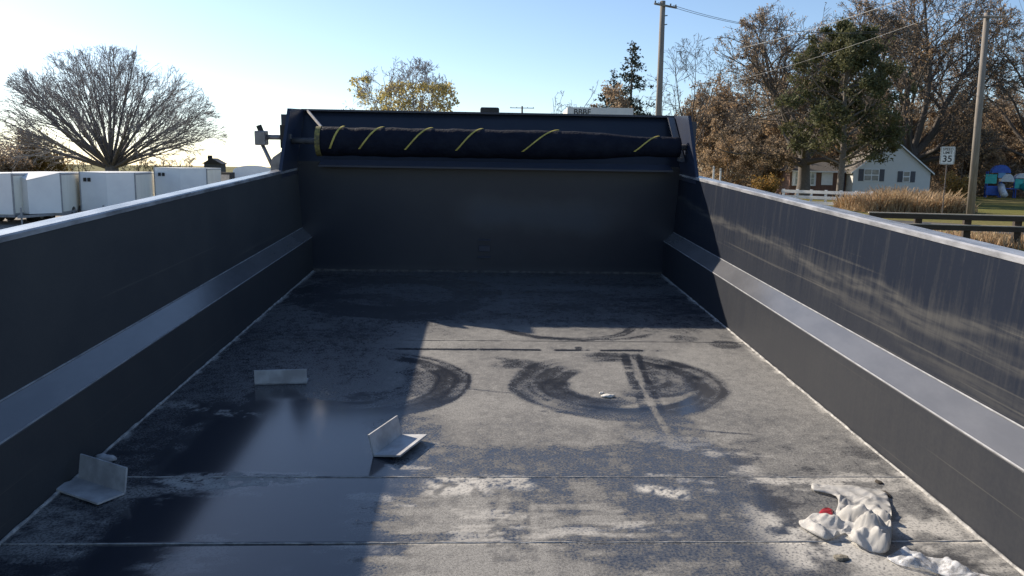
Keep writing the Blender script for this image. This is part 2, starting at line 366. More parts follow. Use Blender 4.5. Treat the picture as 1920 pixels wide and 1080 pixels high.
# ------------------------------------------------------------------ the dump truck
HALF, LEN = 1.073, 4.876
truck = empty('dump_truck', Matrix.Translation((.058, 2.6, 0)))
tag(truck, 'black dump truck with dusty open bed and rolled tarp on its front wall', 'dump truck')
TB = truck.matrix_basis.inverted() @ BED
def bpart(mb, name, mat, parent=None, **k):
    return mb.build(name, mat, parent or truck, M=None if parent else TB, **k)
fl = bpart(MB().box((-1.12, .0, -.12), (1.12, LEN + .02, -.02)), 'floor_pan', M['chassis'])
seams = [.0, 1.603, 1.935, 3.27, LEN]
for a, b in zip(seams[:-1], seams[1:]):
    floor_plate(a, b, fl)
def bead(name, mat, pts, r, seed):
    rr = random.Random(seed); n = int((Vector(pts[1]) - Vector(pts[0])).length / .03); b = MB(); P = []; R = []
    for i in range(n + 1):
        P.append(Vector(pts[0]).lerp(Vector(pts[1]), i / n) + Vector((rr.uniform(-1, 1), rr.uniform(-1, 1), 0)) * r * .25); R.append(r * rr.uniform(.6, 1.15))
    return bpart(b.tube(P, R, 6), name, mat, fl, smooth=True)
bead('weld_bead', M['weld'], ((-1.07, 1.603, -.0005), (1.07, 1.603, -.0005)), .0026, 1)
bead('weld_bead', M['weld'], ((-1.07, 1.935, -.0005), (1.07, 1.935, -.0005)), .0026, 2)
bead('weld_bead', M['weldd'], ((-1.07, 3.27, -.001), (1.07, 3.27, -.001)), .003, 3)
for s in (-1, 1): bead('weld_bead', M['weld'], ((s * 1.07, 0, .001), (s * 1.07, LEN, .001)), .005, 4 + s)
bead('weld_bead', M['weldd'], ((-1.07, LEN - .003, .001), (1.07, LEN - .003, .001)), .006, 9)

for s in (-1, 1):
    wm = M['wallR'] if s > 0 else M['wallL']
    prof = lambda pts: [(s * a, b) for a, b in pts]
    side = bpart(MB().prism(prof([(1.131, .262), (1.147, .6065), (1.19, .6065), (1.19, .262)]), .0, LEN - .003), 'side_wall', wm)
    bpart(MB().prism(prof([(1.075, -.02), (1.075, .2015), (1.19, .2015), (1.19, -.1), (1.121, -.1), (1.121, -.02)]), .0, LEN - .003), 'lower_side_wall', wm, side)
    bpart(MB().prism(prof([(1.073, .2025), (1.073, .2085), (1.1315, .2630), (1.189, .2630), (1.189, .2025)]), .0, LEN - .002), 'side_ledge', M['ledge'], side)
    bpart(MB().prism(prof([(1.1455, .608), (1.1455, .620), (1.149, .624), (1.205, .624), (1.21, .619), (1.21, .572), (1.195, .572), (1.195, .608)]), -.02, LEN + .02), 'top_rail', M['rail'], side)
    for zz, xx in ((.2075, 1.0735), (.2635, 1.1300)):
        bpart(MB().tube([(s * xx, .0, zz), (s * xx, LEN - .004, zz)], .0022, 6), 'worn_edge', M['worn'], side)
    for yy in (.3, 1.2, 2.1, 3.0, 3.9):       # outside stakes
        bpart(MB().prism(prof([(1.191, -.1), (1.191, .57), (1.215, .57), (1.25, -.1)]), yy, yy + .1), 'side_stake', M['paint'], side)
# front wall: plate, leaning upper plate, cap, gussets
T = (5.12, .967)
fw = bpart(MB().prism([(LEN, -.1), (LEN, .66), (T[0], T[1] - .012), (T[0] + .03, T[1] - .012), (LEN + .03, .655), (LEN + .03, -.1)], -1.145, 1.145, 'x'), 'front_wall', M['plate'])
bpart(MB().box((-1.16, T[0] - .03, T[1] - .012), (1.16, T[0] + .05, T[1])), 'top_cap', M['paint'], fw)
for s in (-1, 1):
    a, b = sorted((s * 1.146, s * 1.164))
    bpart(MB().prism([(4.47, .57), (4.50, .64), (4.745, T[1] - .004), (T[0] + .04, T[1] - .002), (T[0] + .04, .2), (4.905, .2), (4.878, .57)], a, b, 'x'), 'gusset_plate', M['paint'], fw)
    a, b = sorted((s * 1.166, s * 1.215))
    bpart(MB().prism([(4.80, .62), (4.80, .93), (T[0] + .02, .93), (T[0] + .02, .62)], a, b, 'x'), 'corner_post', M['paint'], fw)
pm = MB().box((-.07, LEN - .012, .09), (.01, LEN - .0005, .10)); pm.box((-.065, LEN - .010, .13), (.005, LEN - .0005, .165)); pm.box((-.07, LEN - .012, .195), (.01, LEN - .0005, .205))
bpart(pm, 'hoist_access_plate', M['paint'], fw, bevel=.002)
bpart(MB().box((-1.07, LEN - .006, .003), (1.07, LEN - .0005, .012)), 'wall_foot_strip', M['weldd'], fw)
# tarp roll with wound webbing edge, roller brackets, tarp arm
RY, RZ, RR = 4.745, .781, .083
def rr_at(x): return RR * (1 - .3 * max(0, min(1, (x - .5) / .35)) ** 1.2)
pts, rs = [], []
trnd = random.Random(3)
for i in range(61):
    x = -.985 + i * (2.09 / 60); pts.append((x, RY, RZ)); rs.append(rr_at(x) * (1 + .03 * math.sin(i * .9) * math.sin(i * .37) + trnd.uniform(-.022, .012)))
roll = bpart(MB().tube(pts, rs, 28), 'tarp_roll', M['tarp'], smooth=True)
b = MB()
starts = [-.885, -.69, -.42, -.13, .28, .9]; slants = [.07, .13, .15, .15, .21, .15]
for x0, sl in zip(starts, slants):
    P = []
    for i in range(17):
        u = i / 16; a = math.radians(205 - 112 * u)      # front half of the roll, low to high
        x = x0 + sl * (u - .5); r = rr_at(x) * 1.02 + .002
        P.append(((x, RY + math.cos(a) * r, RZ + math.sin(a) * r), (x + .011, RY + math.cos(a) * r, RZ + math.sin(a) * r), (math.cos(a), math.sin(a))))
    sb = MB(); vs = []
    for p, q, nn in P:
        for pt in (p, q):
            vs.append(pt); vs.append((pt[0], pt[1] + nn[0] * .003, pt[2] + nn[1] * .003))
    fs = []
    for i in range(16):
        o = i * 4; fs += [(o, o + 1, o + 5, o + 4), (o + 1, o + 3, o + 7, o + 5), (o + 3, o + 2, o + 6, o + 7), (o + 2, o, o + 4, o + 6)]
    sb.add(vs, fs); bpart(sb, 'yellow_edge_band', M['yellow'], roll)
bpart(MB().tube([(-1.0, RY, RZ), (-.972, RY, RZ)], [RR * 1.03] * 2, 28), 'yellow_end_wrap', M['yellow_dull'], roll, smooth=False)
bpart(MB().tube([(-1.145, RY, RZ), (1.145, RY, RZ)], .018, 10), 'roller_axle', M['steel'], roll, smooth=True)
bpart(MB().tube([(-1.12, 5.085, .955), (-.99, 4.83, .86)], .009, 8), 'roller_brace', M['steel'])
bpart(MB().prism([(5.085, .955), (5.055, .955), (4.72, .70), (4.75, .70)], 1.1, 1.138, 'x'), 'roller_brace', M['ledge'])
bpart(MB().prism([(LEN, .63), (LEN - .12, .635), (LEN - .12, .645), (LEN - .005, .672)], -1.0, 1.08, 'x'), 'tarp_tray', M['paint'])
arm = bpart(MB().tube([(-1.165, 4.72, .80), (-1.30, 4.70, .80)], .014, 8), 'tarp_arm', M['steel'], smooth=True)
bpart(MB().box((-1.335, 4.66, .755), (-1.275, 4.74, .835)), 'arm_motor', M['steel'], arm, bevel=.006)
bpart(MB().tube([(-1.305, 4.70, .83), (-1.318, 4.70, .865)], .016, 8), 'arm_knob', M['chassis'], arm)
bpart(MB().tube([(-1.30, 4.69, .76), (-1.235, 4.66, .63)], .011, 8), 'arm_strut', M['steel'], arm, smooth=True)
bpart(MB().prism([(-1.245, .56), (-1.245, .665), (-1.23, .69), (-1.18, .725), (-1.165, .725), (-1.165, .625), (-1.2, .625), (-1.2, .56)], 4.64, 4.66), 'arm_bracket', M['steel'], arm)
bpart(MB().box((-1.2, 4.70, .74), (-1.166, 4.78, .87)), 'arm_mount', M['chassis'], arm)
bpart(MB().box((-1.146, 4.70, .79), (-1.138, 4.72, .82)), 'mount_bolt', M['ledge'], arm)
# chassis, wheels and cab (in front of and under the bed)
tp = truck.matrix_basis.inverted()
def wpart(mb, name, mat, parent=None, **k): return mb.build(name, mat, parent or truck, M=None if parent else tp, **k)
ch = MB()
for s in (-1, 1): ch.box((.058 + s * .42 - .04, .2, .85), (.058 + s * .42 + .04, 8.4, 1.1))
for yy in (.5, 2.5, 4.5, 6.5): ch.box((.058 - .38, yy, .9), (.058 + .38, yy + .1, 1.05))
ch.box((.058 - .55, .15, 1.1), (.058 + .55, .35, 1.80)); ch.box((.058 - .12, 3.9, 1.1), (.058 + .12, 4.1, 2.02))
wpart(ch, 'chassis', M['chassis'])
for yy, wd in ((.95, .5), (2.25, .5), (7.2, .3)):
    for s in (-1, 1):
        cx = .058 + s * (1.0 if wd < .4 else .9)
        w = wpart(MB().tube([(cx - wd / 2, yy, .52), (cx - wd / 2 + .06, yy, .52), (cx + wd / 2 - .06, yy, .52), (cx + wd / 2, yy, .52)], [.46, .52, .52, .46], 32), 'wheel', M['rubber'], smooth=False)
        wpart(MB().tube([(cx - wd / 2 - .012, yy, .52), (cx + wd / 2 + .012, yy, .52)], [.28, .28], 24), 'rim', M['steel'], w)
    wpart(MB().tube([(-.9, yy, .52), (1.0, yy, .52)], .09, 12), 'axle', M['chassis'])
cabm = MB().prism([(5.55, .9), (5.55, 2.85), (5.75, 2.98), (6.9, 2.95), (7.35, 2.1), (8.5, 1.95), (8.65, 1.7), (8.65, .75), (7.9, .75), (7.75, 1.1), (6.65, 1.1), (6.5, .75), (5.7, .75)], .058 - 1.0, .058 + 1.0, 'x')
cab = wpart(cabm, 'cab', M['cabp'], bevel=.04)
wpart(MB().box((.058 - .75, 5.535, 2.2), (.058 + .75, 5.549, 2.65)), 'rear_window', M['glassd'], cab)
for s in (-1, 1):
    a, b2 = sorted((.058 + s * 1.001, .058 + s * 1.006)); wpart(MB().prism([(5.9, 2.1), (5.9, 2.7), (6.8, 2.7), (7.1, 2.1)], a, b2, 'x'), 'side_window', M['glassd'], cab)
wpart(MB().prism([(7.0, 2.78), (7.3, 2.18), (7.315, 2.187), (7.015, 2.787)], .058 - .85, .058 + .85, 'x'), 'windscreen', M['glassd'], cab)
pb = at(918, 206, 6.1)
wpart(MB().box((pb.x - .07, 6.0, 2.96), (pb.x + .07, 6.12, pb.z + .012)), 'roof_beacon', M['chassis'], cab, bevel=.012)
wpart(MB().box((.058 - 1.1, 8.66, .6), (.058 + 1.1, 8.85, .95)), 'bumper', M['steel'])

# ------------------------------------------------------------------ loose things on the bed floor
def angle_iron(a, b, leg_v, leg_h, lean, tilt, toward, label, lift=0.001):
    """steel angle: fold from a to b on the bed floor, one leg up (lean from plumb), one leg along the floor towards `toward`"""
    A, B = Vector(a), Vector(b); ex = (B - A).normalized(); L = (B - A).length
    ey = (Vector(toward) - A); ey = (ey - ex * ey.dot(ex)); ey.z = 0; ey.normalize(); ez = Vector((0, 0, 1))
    h = ey * math.cos(tilt) + ez * math.sin(tilt); v = ez * math.cos(lean) - ey * math.sin(lean); th = .005
    root = empty('angle_iron', BED @ Matrix.Translation(A + ez * lift)); tag(root, label, 'angle iron', 'angle iron offcuts on the bed floor')
    def plate(d, nrm, length, nm, cuts=0):
        m = MB(); q = [Vector((0, 0, 0)), ex * L, ex * L + d * length - ex * cuts, d * length + ex * cuts]
        m.add(q + [p + nrm * th for p in q], [(3, 2, 1, 0), (4, 5, 6, 7), (0, 1, 5, 4), (1, 2, 6, 5), (2, 3, 7, 6), (3, 0, 4, 7)])
        return m.build(nm, M['angle'], root)
    nh = (ez * math.cos(tilt) - ey * math.sin(tilt)); nv = (ey * math.cos(lean) + ez * math.sin(lean))
    plate(h, nh, leg_h, 'floor_leg'); plate(v, nv, leg_v, 'upright_leg')
    return root
FLz = .0
a = onfloor(473, 728); b = onfloor(572, 725); a.y += .03; b.y += .03
angle_iron(a, b, .052, .05, 0, 0, a + Vector((0, 1, 0)), 'short grey angle iron lying edge-on in the shade near the scrubbed circle')
a = onfloor(699, 857, 0); b = onfloor(752, 818, 0)
angle_iron(a, b, .062, .085, math.radians(14), math.radians(9), a + Vector((.3, -.1, 0)), 'pale angle iron lying open where the floor turns sunlit')
a = onfloor(150, 899); b = onfloor(236, 927)
angle_iron(a, b, .065, .075, math.radians(10), math.radians(3), a + Vector((-.1, -.3, 0)), 'pale angle iron against the shaded side wall with a scrap behind it')

def sheet_scrap(name, outline, hfun, mat, label, cat, n=60, thick=.0008, seed=0):
    """crumpled sheet: flat facets between creases, inside an outline on the bed floor"""
    from mathutils import geometry, noise as mnz
    rr = random.Random(seed); xs = [p[0] for p in outline]; ys = [p[1] for p in outline]; m = len(outline); cx, cy = sum(xs) / m, sum(ys) / m
    def inside(x, y):
        c = False; j = m - 1
        for i in range(m):
            xi, yi = outline[i]; xj, yj = outline[j]
            if (yi > y) != (yj > y) and x < (xj - xi) * (y - yi) / (yj - yi) + xi: c = not c
            j = i
        return c
    ring = []
    for i in range(m):                                    # ragged edge: one more point between each two
        a, b_ = outline[i], outline[(i + 1) % m]; ring.append(a); k = rr.uniform(.35, .65); ring.append((a[0] + (b_[0] - a[0]) * k + rr.uniform(-.004, .004), a[1] + (b_[1] - a[1]) * k + rr.uniform(-.004, .004)))
    pts = list(ring); q = 0
    while len(pts) < len(ring) + n and q < 7000:
        q += 1; p = (rr.uniform(min(xs), max(xs)), rr.uniform(min(ys), max(ys)))
        if inside(*p) and min((p[0] - o_[0]) ** 2 + (p[1] - o_[1]) ** 2 for o_ in pts) > (.0062 if n < 400 else .0042) ** 2: pts.append(p)
    vs, _, fs, *_r = geometry.delaunay_2d_cdt([Vector(p) for p in pts], [], [list(range(len(ring)))], 1, 1e-6)
    b = MB(); b.add([(v.x - cx, v.y - cy, .002 + hfun(v.x, v.y) * (max(0, .45 + 1.5 * mnz.noise(Vector((v.x * 30 + v.y * 16, v.y * 14 - v.x * 6, seed)))) + rr.uniform(-.2, .2)) * (1 if i >= len(ring) else .35) + .001 * rr.random()) for i, v in enumerate(vs)], fs)
    o = b.build(name, mat, smooth=False, M=BED @ Matrix.Translation((cx, cy, 0)))
    for p in o.data.polygons: p.use_smooth = True
    ss = o.modifiers.new('soft', 'SUBSURF'); ss.levels = ss.render_levels = 1
    sm = o.modifiers.new('thickness', 'SOLIDIFY'); sm.thickness = thick
    if label: tag(o, label, cat)
    return o
bagm = NT('white_plastic_film'); bagm.out(bagm.mix(bagm.ss(bagm.noise(14, 4, .6), .4, .65), (.74, .73, .71), (.6, .59, .57)), .5, .4)
tr = bagm.t.nodes.new('ShaderNodeBsdfTranslucent'); tr.inputs[0].default_value = (.8, .8, .8, 1); ms = bagm.t.nodes.new('ShaderNodeMixShader'); ms.inputs[0].default_value = .5
bagm.t.links.new(bagm.b.outputs[0], ms.inputs[1]); bagm.t.links.new(tr.outputs[0], ms.inputs[2]); bagm.t.links.new(ms.outputs[0], bagm.t.nodes['Material Output'].inputs[0])
def fl2(px, py, z=0): p = onfloor(px, py, z); return (p.x, p.y)
bag_out = [fl2(*p) for p in ((1490, 985), (1520, 968), (1548, 975), (1568, 962), (1572, 935), (1518, 922), (1520, 908), (1570, 912), (1640, 918), (1662, 925), (1672, 960), (1672, 1015), (1662, 1045), (1620, 1035), (1592, 1022), (1585, 1000), (1560, 1015), (1545, 1018))]
bc = fl2(1625, 1000)
def bagh(x, y):
    g = math.exp(-(math.hypot(x - bc[0], (y - bc[1]) * .8) / .085) ** 2); return .010 + .042 * g
sheet_scrap('plastic_bag', bag_out, bagh, bagm.mat, 'crumpled white plastic bag on the sunlit bed floor', 'plastic bag', 760, .0004, 2)
film_out = [fl2(*p) for p in ((1660, 1046), (1690, 1036), (1740, 1050), (1800, 1066), (1850, 1078), (1880, 1095), (1860, 1110), (1790, 1090), (1720, 1070), (1680, 1062))]
fm = NT('clear_film'); fm.out((.75, .76, .78), .25, .6); tb = fm.t.nodes.new('ShaderNodeBsdfTransparent'); ms = fm.t.nodes.new('ShaderNodeMixShader'); fm.L(fm.ss(fm.noise(60, 3, .6), .4, .6, .35, .8), ms.inputs[0])
fm.t.links.new(fm.b.outputs[0], ms.inputs[1]); fm.t.links.new(tb.outputs[0], ms.inputs[2]); fm.t.links.new(ms.outputs[0], fm.t.nodes['Material Output'].inputs[0])
sheet_scrap('clear_film', film_out, lambda x, y: .022, fm.mat, 'torn strip of clear plastic film trailing from the white bag', 'plastic film', 150, .0005, 7)
red_out = [fl2(*p) for p in ((1532, 972), (1540, 958), (1552, 953), (1562, 960), (1560, 974), (1545, 980))]
sheet_scrap('red_wrapper', red_out, lambda x, y: .014, simple('red_wrapper_film', (.35, .02, .03), (.2, .015, .02), .4, 30), 'small crumpled dark red wrapper beside the white plastic bag', 'wrapper', 40, .0006, 4)
def lump(name, c, size, mat, label, cat, seed, group=None):
    from mathutils import noise as mnoise
    import bmesh
    bm = bmesh.new(); bmesh.ops.create_icosphere(bm, subdivisions=3, radius=1)
    for v in bm.verts:
        k = 1 + .35 * mnoise.noise(v.co * 1.6 + Vector((seed, 0, 0))) + .15 * mnoise.noise(v.co * 4 + Vector((seed, 3, 0)))
        v.co = Vector((v.co.x * size[0], v.co.y * size[1], v.co.z * size[2])) * k
    zmin = min(v.co.z for v in bm.verts)
    for v in bm.verts: v.co.z -= zmin + .002
    me = bpy.data.meshes.new(name); bm.to_mesh(me); bm.free()
    o = finish(me, name, mat, smooth=True, M=BED @ Matrix.Translation((c.x, c.y, 0))); return tag(o, label, cat, group)
dirt = simple('dry_dirt', (.24, .22, .18), (.13, .12, .1), .95, 40, .5)
darkd = simple('dark_dirt', (.07, .06, .05), (.035, .03, .027), .95, 40, .5)
whited = simple('white_crumbs', (.75, .74, .7), (.55, .54, .5), .9, 40, .4)
lump('dirt_clod', onfloor(1577, 1048), (.016, .011, .004), dirt, 'tan dirt clod under the edge of the white plastic bag', 'dirt clod', 1)
lump('dark_clod', onfloor(1648, 905), (.008, .012, .003), darkd, 'dark dirt clod behind the white plastic bag', 'dirt clod', 2)
lump('dark_clod', onfloor(1664, 928), (.005, .02, .003), darkd, 'long dark clod touching the back of the white plastic bag', 'dirt clod', 3)
lump('white_crumb', onfloor(1140, 744), (.022, .013, .005), whited, 'flat white crumb inside the larger scrubbed circle on the floor', 'crumb', 5)
lump('white_crumb', onfloor(1128, 738), (.009, .006, .004), whited, 'tiny white crumb next to the flat white crumb', 'crumb', 6)
lump('weld_slag', onfloor(1383, 611), (.008, .006, .015), darkd, 'tiny dark chip at the foot of the sunlit side wall', 'chip', 8)
lump('white_scrap', onfloor(197, 866), (.03, .012, .012), M['angle'], 'small pale scrap behind the angle iron by the shaded wall', 'scrap', 9)

# ------------------------------------------------------------------ trees
from mathutils import noise as mnoise
def tubes(name, branches, mat, parent, sides):
    V = []; Fc = []; n0 = 0
    for P, R, lev in branches:
        n = sides[min(lev, len(sides) - 1)]; P = np.asarray(P); k = len(P)
        d = np.gradient(P, axis=0); d /= np.linalg.norm(d, axis=1)[:, None] + 1e-9
        ref = np.array([.31, .17, .93]) if abs(d[0, 2]) < .9 else np.array([1., .1, 0])
        a = np.cross(d, ref); a /= np.linalg.norm(a, axis=1)[:, None] + 1e-9; b = np.cross(d, a)
        t = np.arange(n) * 2 * np.pi / n
        V.append((P[:, None, :] + (a[:, None, :] * np.cos(t)[None, :, None] + b[:, None, :] * np.sin(t)[None, :, None]) * np.asarray(R)[:, None, None]).reshape(-1, 3))
        i, j = np.meshgrid(np.arange(k - 1), np.arange(n), indexing='ij'); j2 = (j + 1) % n
        Fc.append((n0 + np.stack([i * n + j, i * n + j2, (i + 1) * n + j2, (i + 1) * n + j], -1)).reshape(-1, 4)); n0 += k * n
    me = arr_mesh(name, np.concatenate(V), np.concatenate(Fc)); return finish(me, name, mat, parent, smooth=True)
def leaves(name, pts, size, mat, parent, rng, up=.0, aspect=.6):
    P = np.asarray(pts); N = len(P)
    u = rng.normal(size=(N, 3)); u /= np.linalg.norm(u, axis=1)[:, None]; w = rng.normal(size=(N, 3)); w[:, 2] += up; v = np.cross(u, w); v /= np.linalg.norm(v, axis=1)[:, None] + 1e-9
    s = size * rng.uniform(.6, 1.35, (N, 1)); u = u * s; v = v * s * aspect
    V = np.stack([P - u, P + v * .9 - u * .1, P + u, P - v - u * .1], 1).reshape(-1, 3)
    return finish(arr_mesh(name, V, np.arange(4 * N).reshape(-1, 4)), name, mat, parent)
def grow(rng, limbs, crown, levels, r_end=.012):
    """limbs: (start, direction, length, radius); each level: children, angle, length ratio, wander, lift"""
    C, R3 = np.array(crown[0], float), np.array(crown[1], float); out = []
    def exitd(p, d):
        q = (p - C) / R3; e = d / R3; a = e @ e; b = 2 * q @ e; c = q @ q - 1; D = b * b - 4 * a * c
        return (-b + math.sqrt(D)) / (2 * a) if D > 0 else .3
    def br(p, d, L, r, lev):
        nch, ang, rat, wan, lift = levels[lev]; n = (8, 7, 5, 4, 3)[min(lev, 4)]
        ex = exitd(p, d)
        if lev and ex < .35: return
        L = min(L, ex * rng.uniform(.8, 1.06)); P = [p]; dd = d.copy(); D = [d]
        for i in range(n):
            dd = dd + rng.normal(size=3) * wan + np.array([0, 0, lift]); dd /= np.linalg.norm(dd); P.append(P[-1] + dd * L / n); D.append(dd)
        r1 = max(r_end, r * (.1 if lev == 0 else .25 if lev < len(levels) - 1 else .5)); Rr = np.linspace(r, r1, n + 1); out.append((np.array(P), Rr, lev))
        if lev + 1 < len(levels):
            for k in range(nch if isinstance(nch, int) else rng.integers(*nch)):
                t = rng.uniform(.22, 1) ** .85 * n; i = min(int(t), n - 1); pos = P[i] + (P[i + 1] - P[i]) * (t - i); d0 = D[i + 1]
                q = rng.normal(size=3); q -= d0 * (q @ d0); q /= np.linalg.norm(q); a = ang * rng.uniform(.6, 1.35)
                nd_ = d0 * math.cos(a) + q * math.sin(a); rr = Rr[i] * rng.uniform(.42, .62)
                br(pos, nd_, L * rat * rng.uniform(.6, 1.25) * (1 - .35 * t / n), max(rr, r_end), lev + 1)
    for p, d, L, r in limbs:
        d = np.array(d, float); br(np.array(p, float), d / np.linalg.norm(d), L, r, 0)
    return out
def jitter(rng, br, levs, per, spread, keep=None):
    pts = []
    for P, R, lev in br:
        if lev in levs:
            k = rng.poisson(per); t = rng.uniform(0, len(P) - 1, k); i = np.minimum(t.astype(int), len(P) - 2); f = (t - i)[:, None]
            pts.append(P[i] * (1 - f) + P[i + 1] * f + rng.normal(size=(k, 3)) * spread)
    p = np.concatenate(pts)
    if keep is not None: p = p[keep(p)]
    return p
bark_grey = simple('grey_bark', (.17, .155, .15), (.11, .1, .095), .9, 6, .4); bark_brown = simple('brown_bark', (.2, .175, .155), (.13, .115, .1), .9, 6, .4)
bark_twig = simple('glare_pale_twig_bark', (.34, .32, .32), (.25, .235, .235), .9, 4)  # twigs lightened: veiling glare painted into the bark colour
bark_oak = simple('oak_bark', (.15, .13, .115), (.10, .086, .076), .9, 6, .4)
bark_far = simple('twig_bark', (.11, .095, .085), (.07, .06, .055), .9, 4)
leaf_russet = leafy('russet_oak_leaves', ((.38, .27, .17), (.34, .26, .18), (.48, .32, .17)), .5, .35)
leaf_brown = leafy('dull_brown_leaves', ((.36, .28, .2), (.4, .29, .19), (.3, .24, .18)), .5, .35)
leaf_yellow = leafy('yellow_leaves', ((.5, .42, .14), (.4, .33, .13), (.58, .5, .22)), .5, .8)
leaf_green = leafy('dark_evergreen_needles', ((.075, .092, .045), (.11, .112, .055), (.17, .16, .075)), .3, .5)
leaf_spruce = leafy('spruce_needles', ((.03, .045, .028), (.04, .05, .035), (.05, .055, .04)), .1, .8)
leaf_orange = leafy('orange_shrub_leaves', ((.34, .19, .05), (.24, .15, .05), (.16, .14, .05)), .3, .5)
def rot_z(t, a): t.rotation_euler.z = a; return t

def fan_tree(pos):
    rng = np.random.default_rng(7); t = empty('bare_tree', pos); limbs = []
    # short bole that splits at once into many straight limbs fanning out
    for i in range(44):
        u = (i + .5) / 44; az = i * 2.399; tilt = 1.3 * u ** .52
        d = (math.sin(tilt) * math.cos(az), math.sin(tilt) * math.sin(az) * .8, math.cos(tilt)); s = (d[0] * .6 * u, d[1] * .5 * u, 2.5 + rng.uniform(-.3, .7) * (1 - u))
        limbs.append((s, d, rng.uniform(10, 13), rng.uniform(.07, .17)))
    br = grow(rng, limbs, ((0, 0, 4.2), (9.9, 8.5, 8.5)), [((12, 15), .4, .5, .045, .004), ((7, 9), .5, .5, .06, .004), ((3, 6), .55, .5, .08, -.01), (0, .5, .5, .1, -.02)], .011)
    bole = [(np.array([(0, 0, -.1), (0, 0, .8), (.05, 0, 1.8), (.05, 0, 3.0)]), np.array([.8, .6, .56, .52]), 0)]
    tubes('trunk', bole + [b for b in br if b[2] == 0], bark_grey, t, (9, 6)); tubes('crown', [b for b in br if b[2] > 0], bark_twig, t, (6, 4, 3, 3))
    return t
tag(fan_tree(base(208, 70)), 'huge bare fan-shaped tree standing behind the white trailers', 'tree')

def tree(name, pos, H, RX, seed, label, leaf=None, nleaf=0, lsize=.16, trunk=.25, bole=.25, rz=None, spread=1., bark=None, group=None, dense=1., lift=.03, keep=None, wander=.12, cz=None, RYf=1., rend=.014):
    rng = np.random.default_rng(seed); t = empty(name, pos); hb = H * bole; limbs = []
    lean = rng.normal(size=2) * .02 * H
    Pb = np.array([(0, 0, -.15), (0, 0, hb * .3), (lean[0] * .4, lean[1] * .4, hb * .7), (lean[0], lean[1], hb)]); Rb = np.array([trunk * 1.5, trunk * 1.05, trunk * .92, trunk * .82])
    nl = int(8 * dense + .5)
    for i in range(nl):
        az = i * 2.399 + rng.uniform(-.3, .3); tilt = (.15 + .95 * spread * ((i + .5) / nl)); d = (math.sin(tilt) * math.cos(az), math.sin(tilt) * math.sin(az), math.cos(tilt))
        z = hb * (1 - .35 * (i / nl)); limbs.append(((lean[0] * z / hb, lean[1] * z / hb, z - .05), d, H * .75, trunk * rng.uniform(.38, .62)))
    zc = cz or (hb + (H - hb) * .42)
    br = grow(rng, limbs, ((0, 0, zc), (RX, RX * RYf, H - zc)), [(int(9 * dense), .75, .5, wander, lift), (int(7 * dense), .75, .5, .16, .02), (int(5 * dense), .7, .5, .18, .0), (0, .6, .5, .2, 0)], rend)
    tubes('trunk', [(Pb, Rb, 0)] + [b for b in br if b[2] == 0], bark or bark_brown, t, (8, 5))
    cr = tubes('crown', [b for b in br if b[2] > 0], bark or bark_brown, t, (5, 4, 3, 3))
    if leaf:
        lv = jitter(rng, br, (2, 3), nleaf, .18, keep); leaves('foliage', lv, lsize, leaf, t, rng)
    tag(t, label, 'tree', group); return t
H_ = lambda px, py, D: (hor(px) - py) * D / F + CAMH
def mnoise_arr(p, s): return np.array([mnoise.noise(Vector(q) * s) for q in p])
tree('yellowing_tree', base(768, 62), H_(768, 112, 62), 5.3, 21, 'thin bare tree with some yellow leaves rising behind the front wall', leaf_yellow, 3.2, .12, .16, .3, bark=bark_twig, dense=1.2, spread=.95, keep=lambda p: (mnoise_arr(p, .5) > -.08) & (p[:, 2] < 9.2))
tree('bare_tree', base(1080, 78), H_(1080, 140, 78), 3.2, 22, 'small bare tree beside the dark spruce and the white building', None, trunk=.13, bole=.3, bark=bark_far, dense=.9)
tree('brown_tree', base(1128, 74), H_(1128, 150, 74), 3.0, 23, 'low brown-leaved tree at the foot of the dark spruce', leaf_brown, 3.2, .13, .16, .25, dense=.9)
tree('bare_tree', base(1282, 80), H_(1282, 62, 80), 4.2, 24, 'slender bare tree right behind the front utility pole', None, trunk=.17, bole=.35, bark=bark_far, dense=.9, spread=.7)
tree('bare_tree', base(1212, 84), H_(1212, 130, 84), 2.6, 25, 'thin bare tree between the dark spruce and the utility pole', None, trunk=.12, bole=.3, bark=bark_far, dense=.8)
# big oaks by the house
tree('oak_tree', base(1508, 98), H_(1508, 8, 98), 13.5, 31, 'great spreading oak with dull brown leaves left of the grey house', leaf_brown, 1.1, .12, .72, .24, dense=1.6, spread=1.45, lift=.03, wander=.13, RYf=.8, rend=.021, bark=bark_oak)
tree('oak_tree', base(1703, 112), H_(1703, -30, 112), 17, 32, 'tallest spreading oak with russet leaves behind the grey house', leaf_russet, 1.0, .13, .9, .22, dense=1.7, spread=1.3, lift=.035, wander=.13, RYf=.8, rend=.023, bark=bark_oak)
tree('oak_tree', base(1925, 122), H_(1925, -25, 122), 15, 33, 'russet oak beyond the playground with its limbs reaching past the far pole', leaf_russet, 1.3, .14, .6, .25, dense=1.5, spread=1.3, RYf=.8, rend=.021, bark=bark_oak)
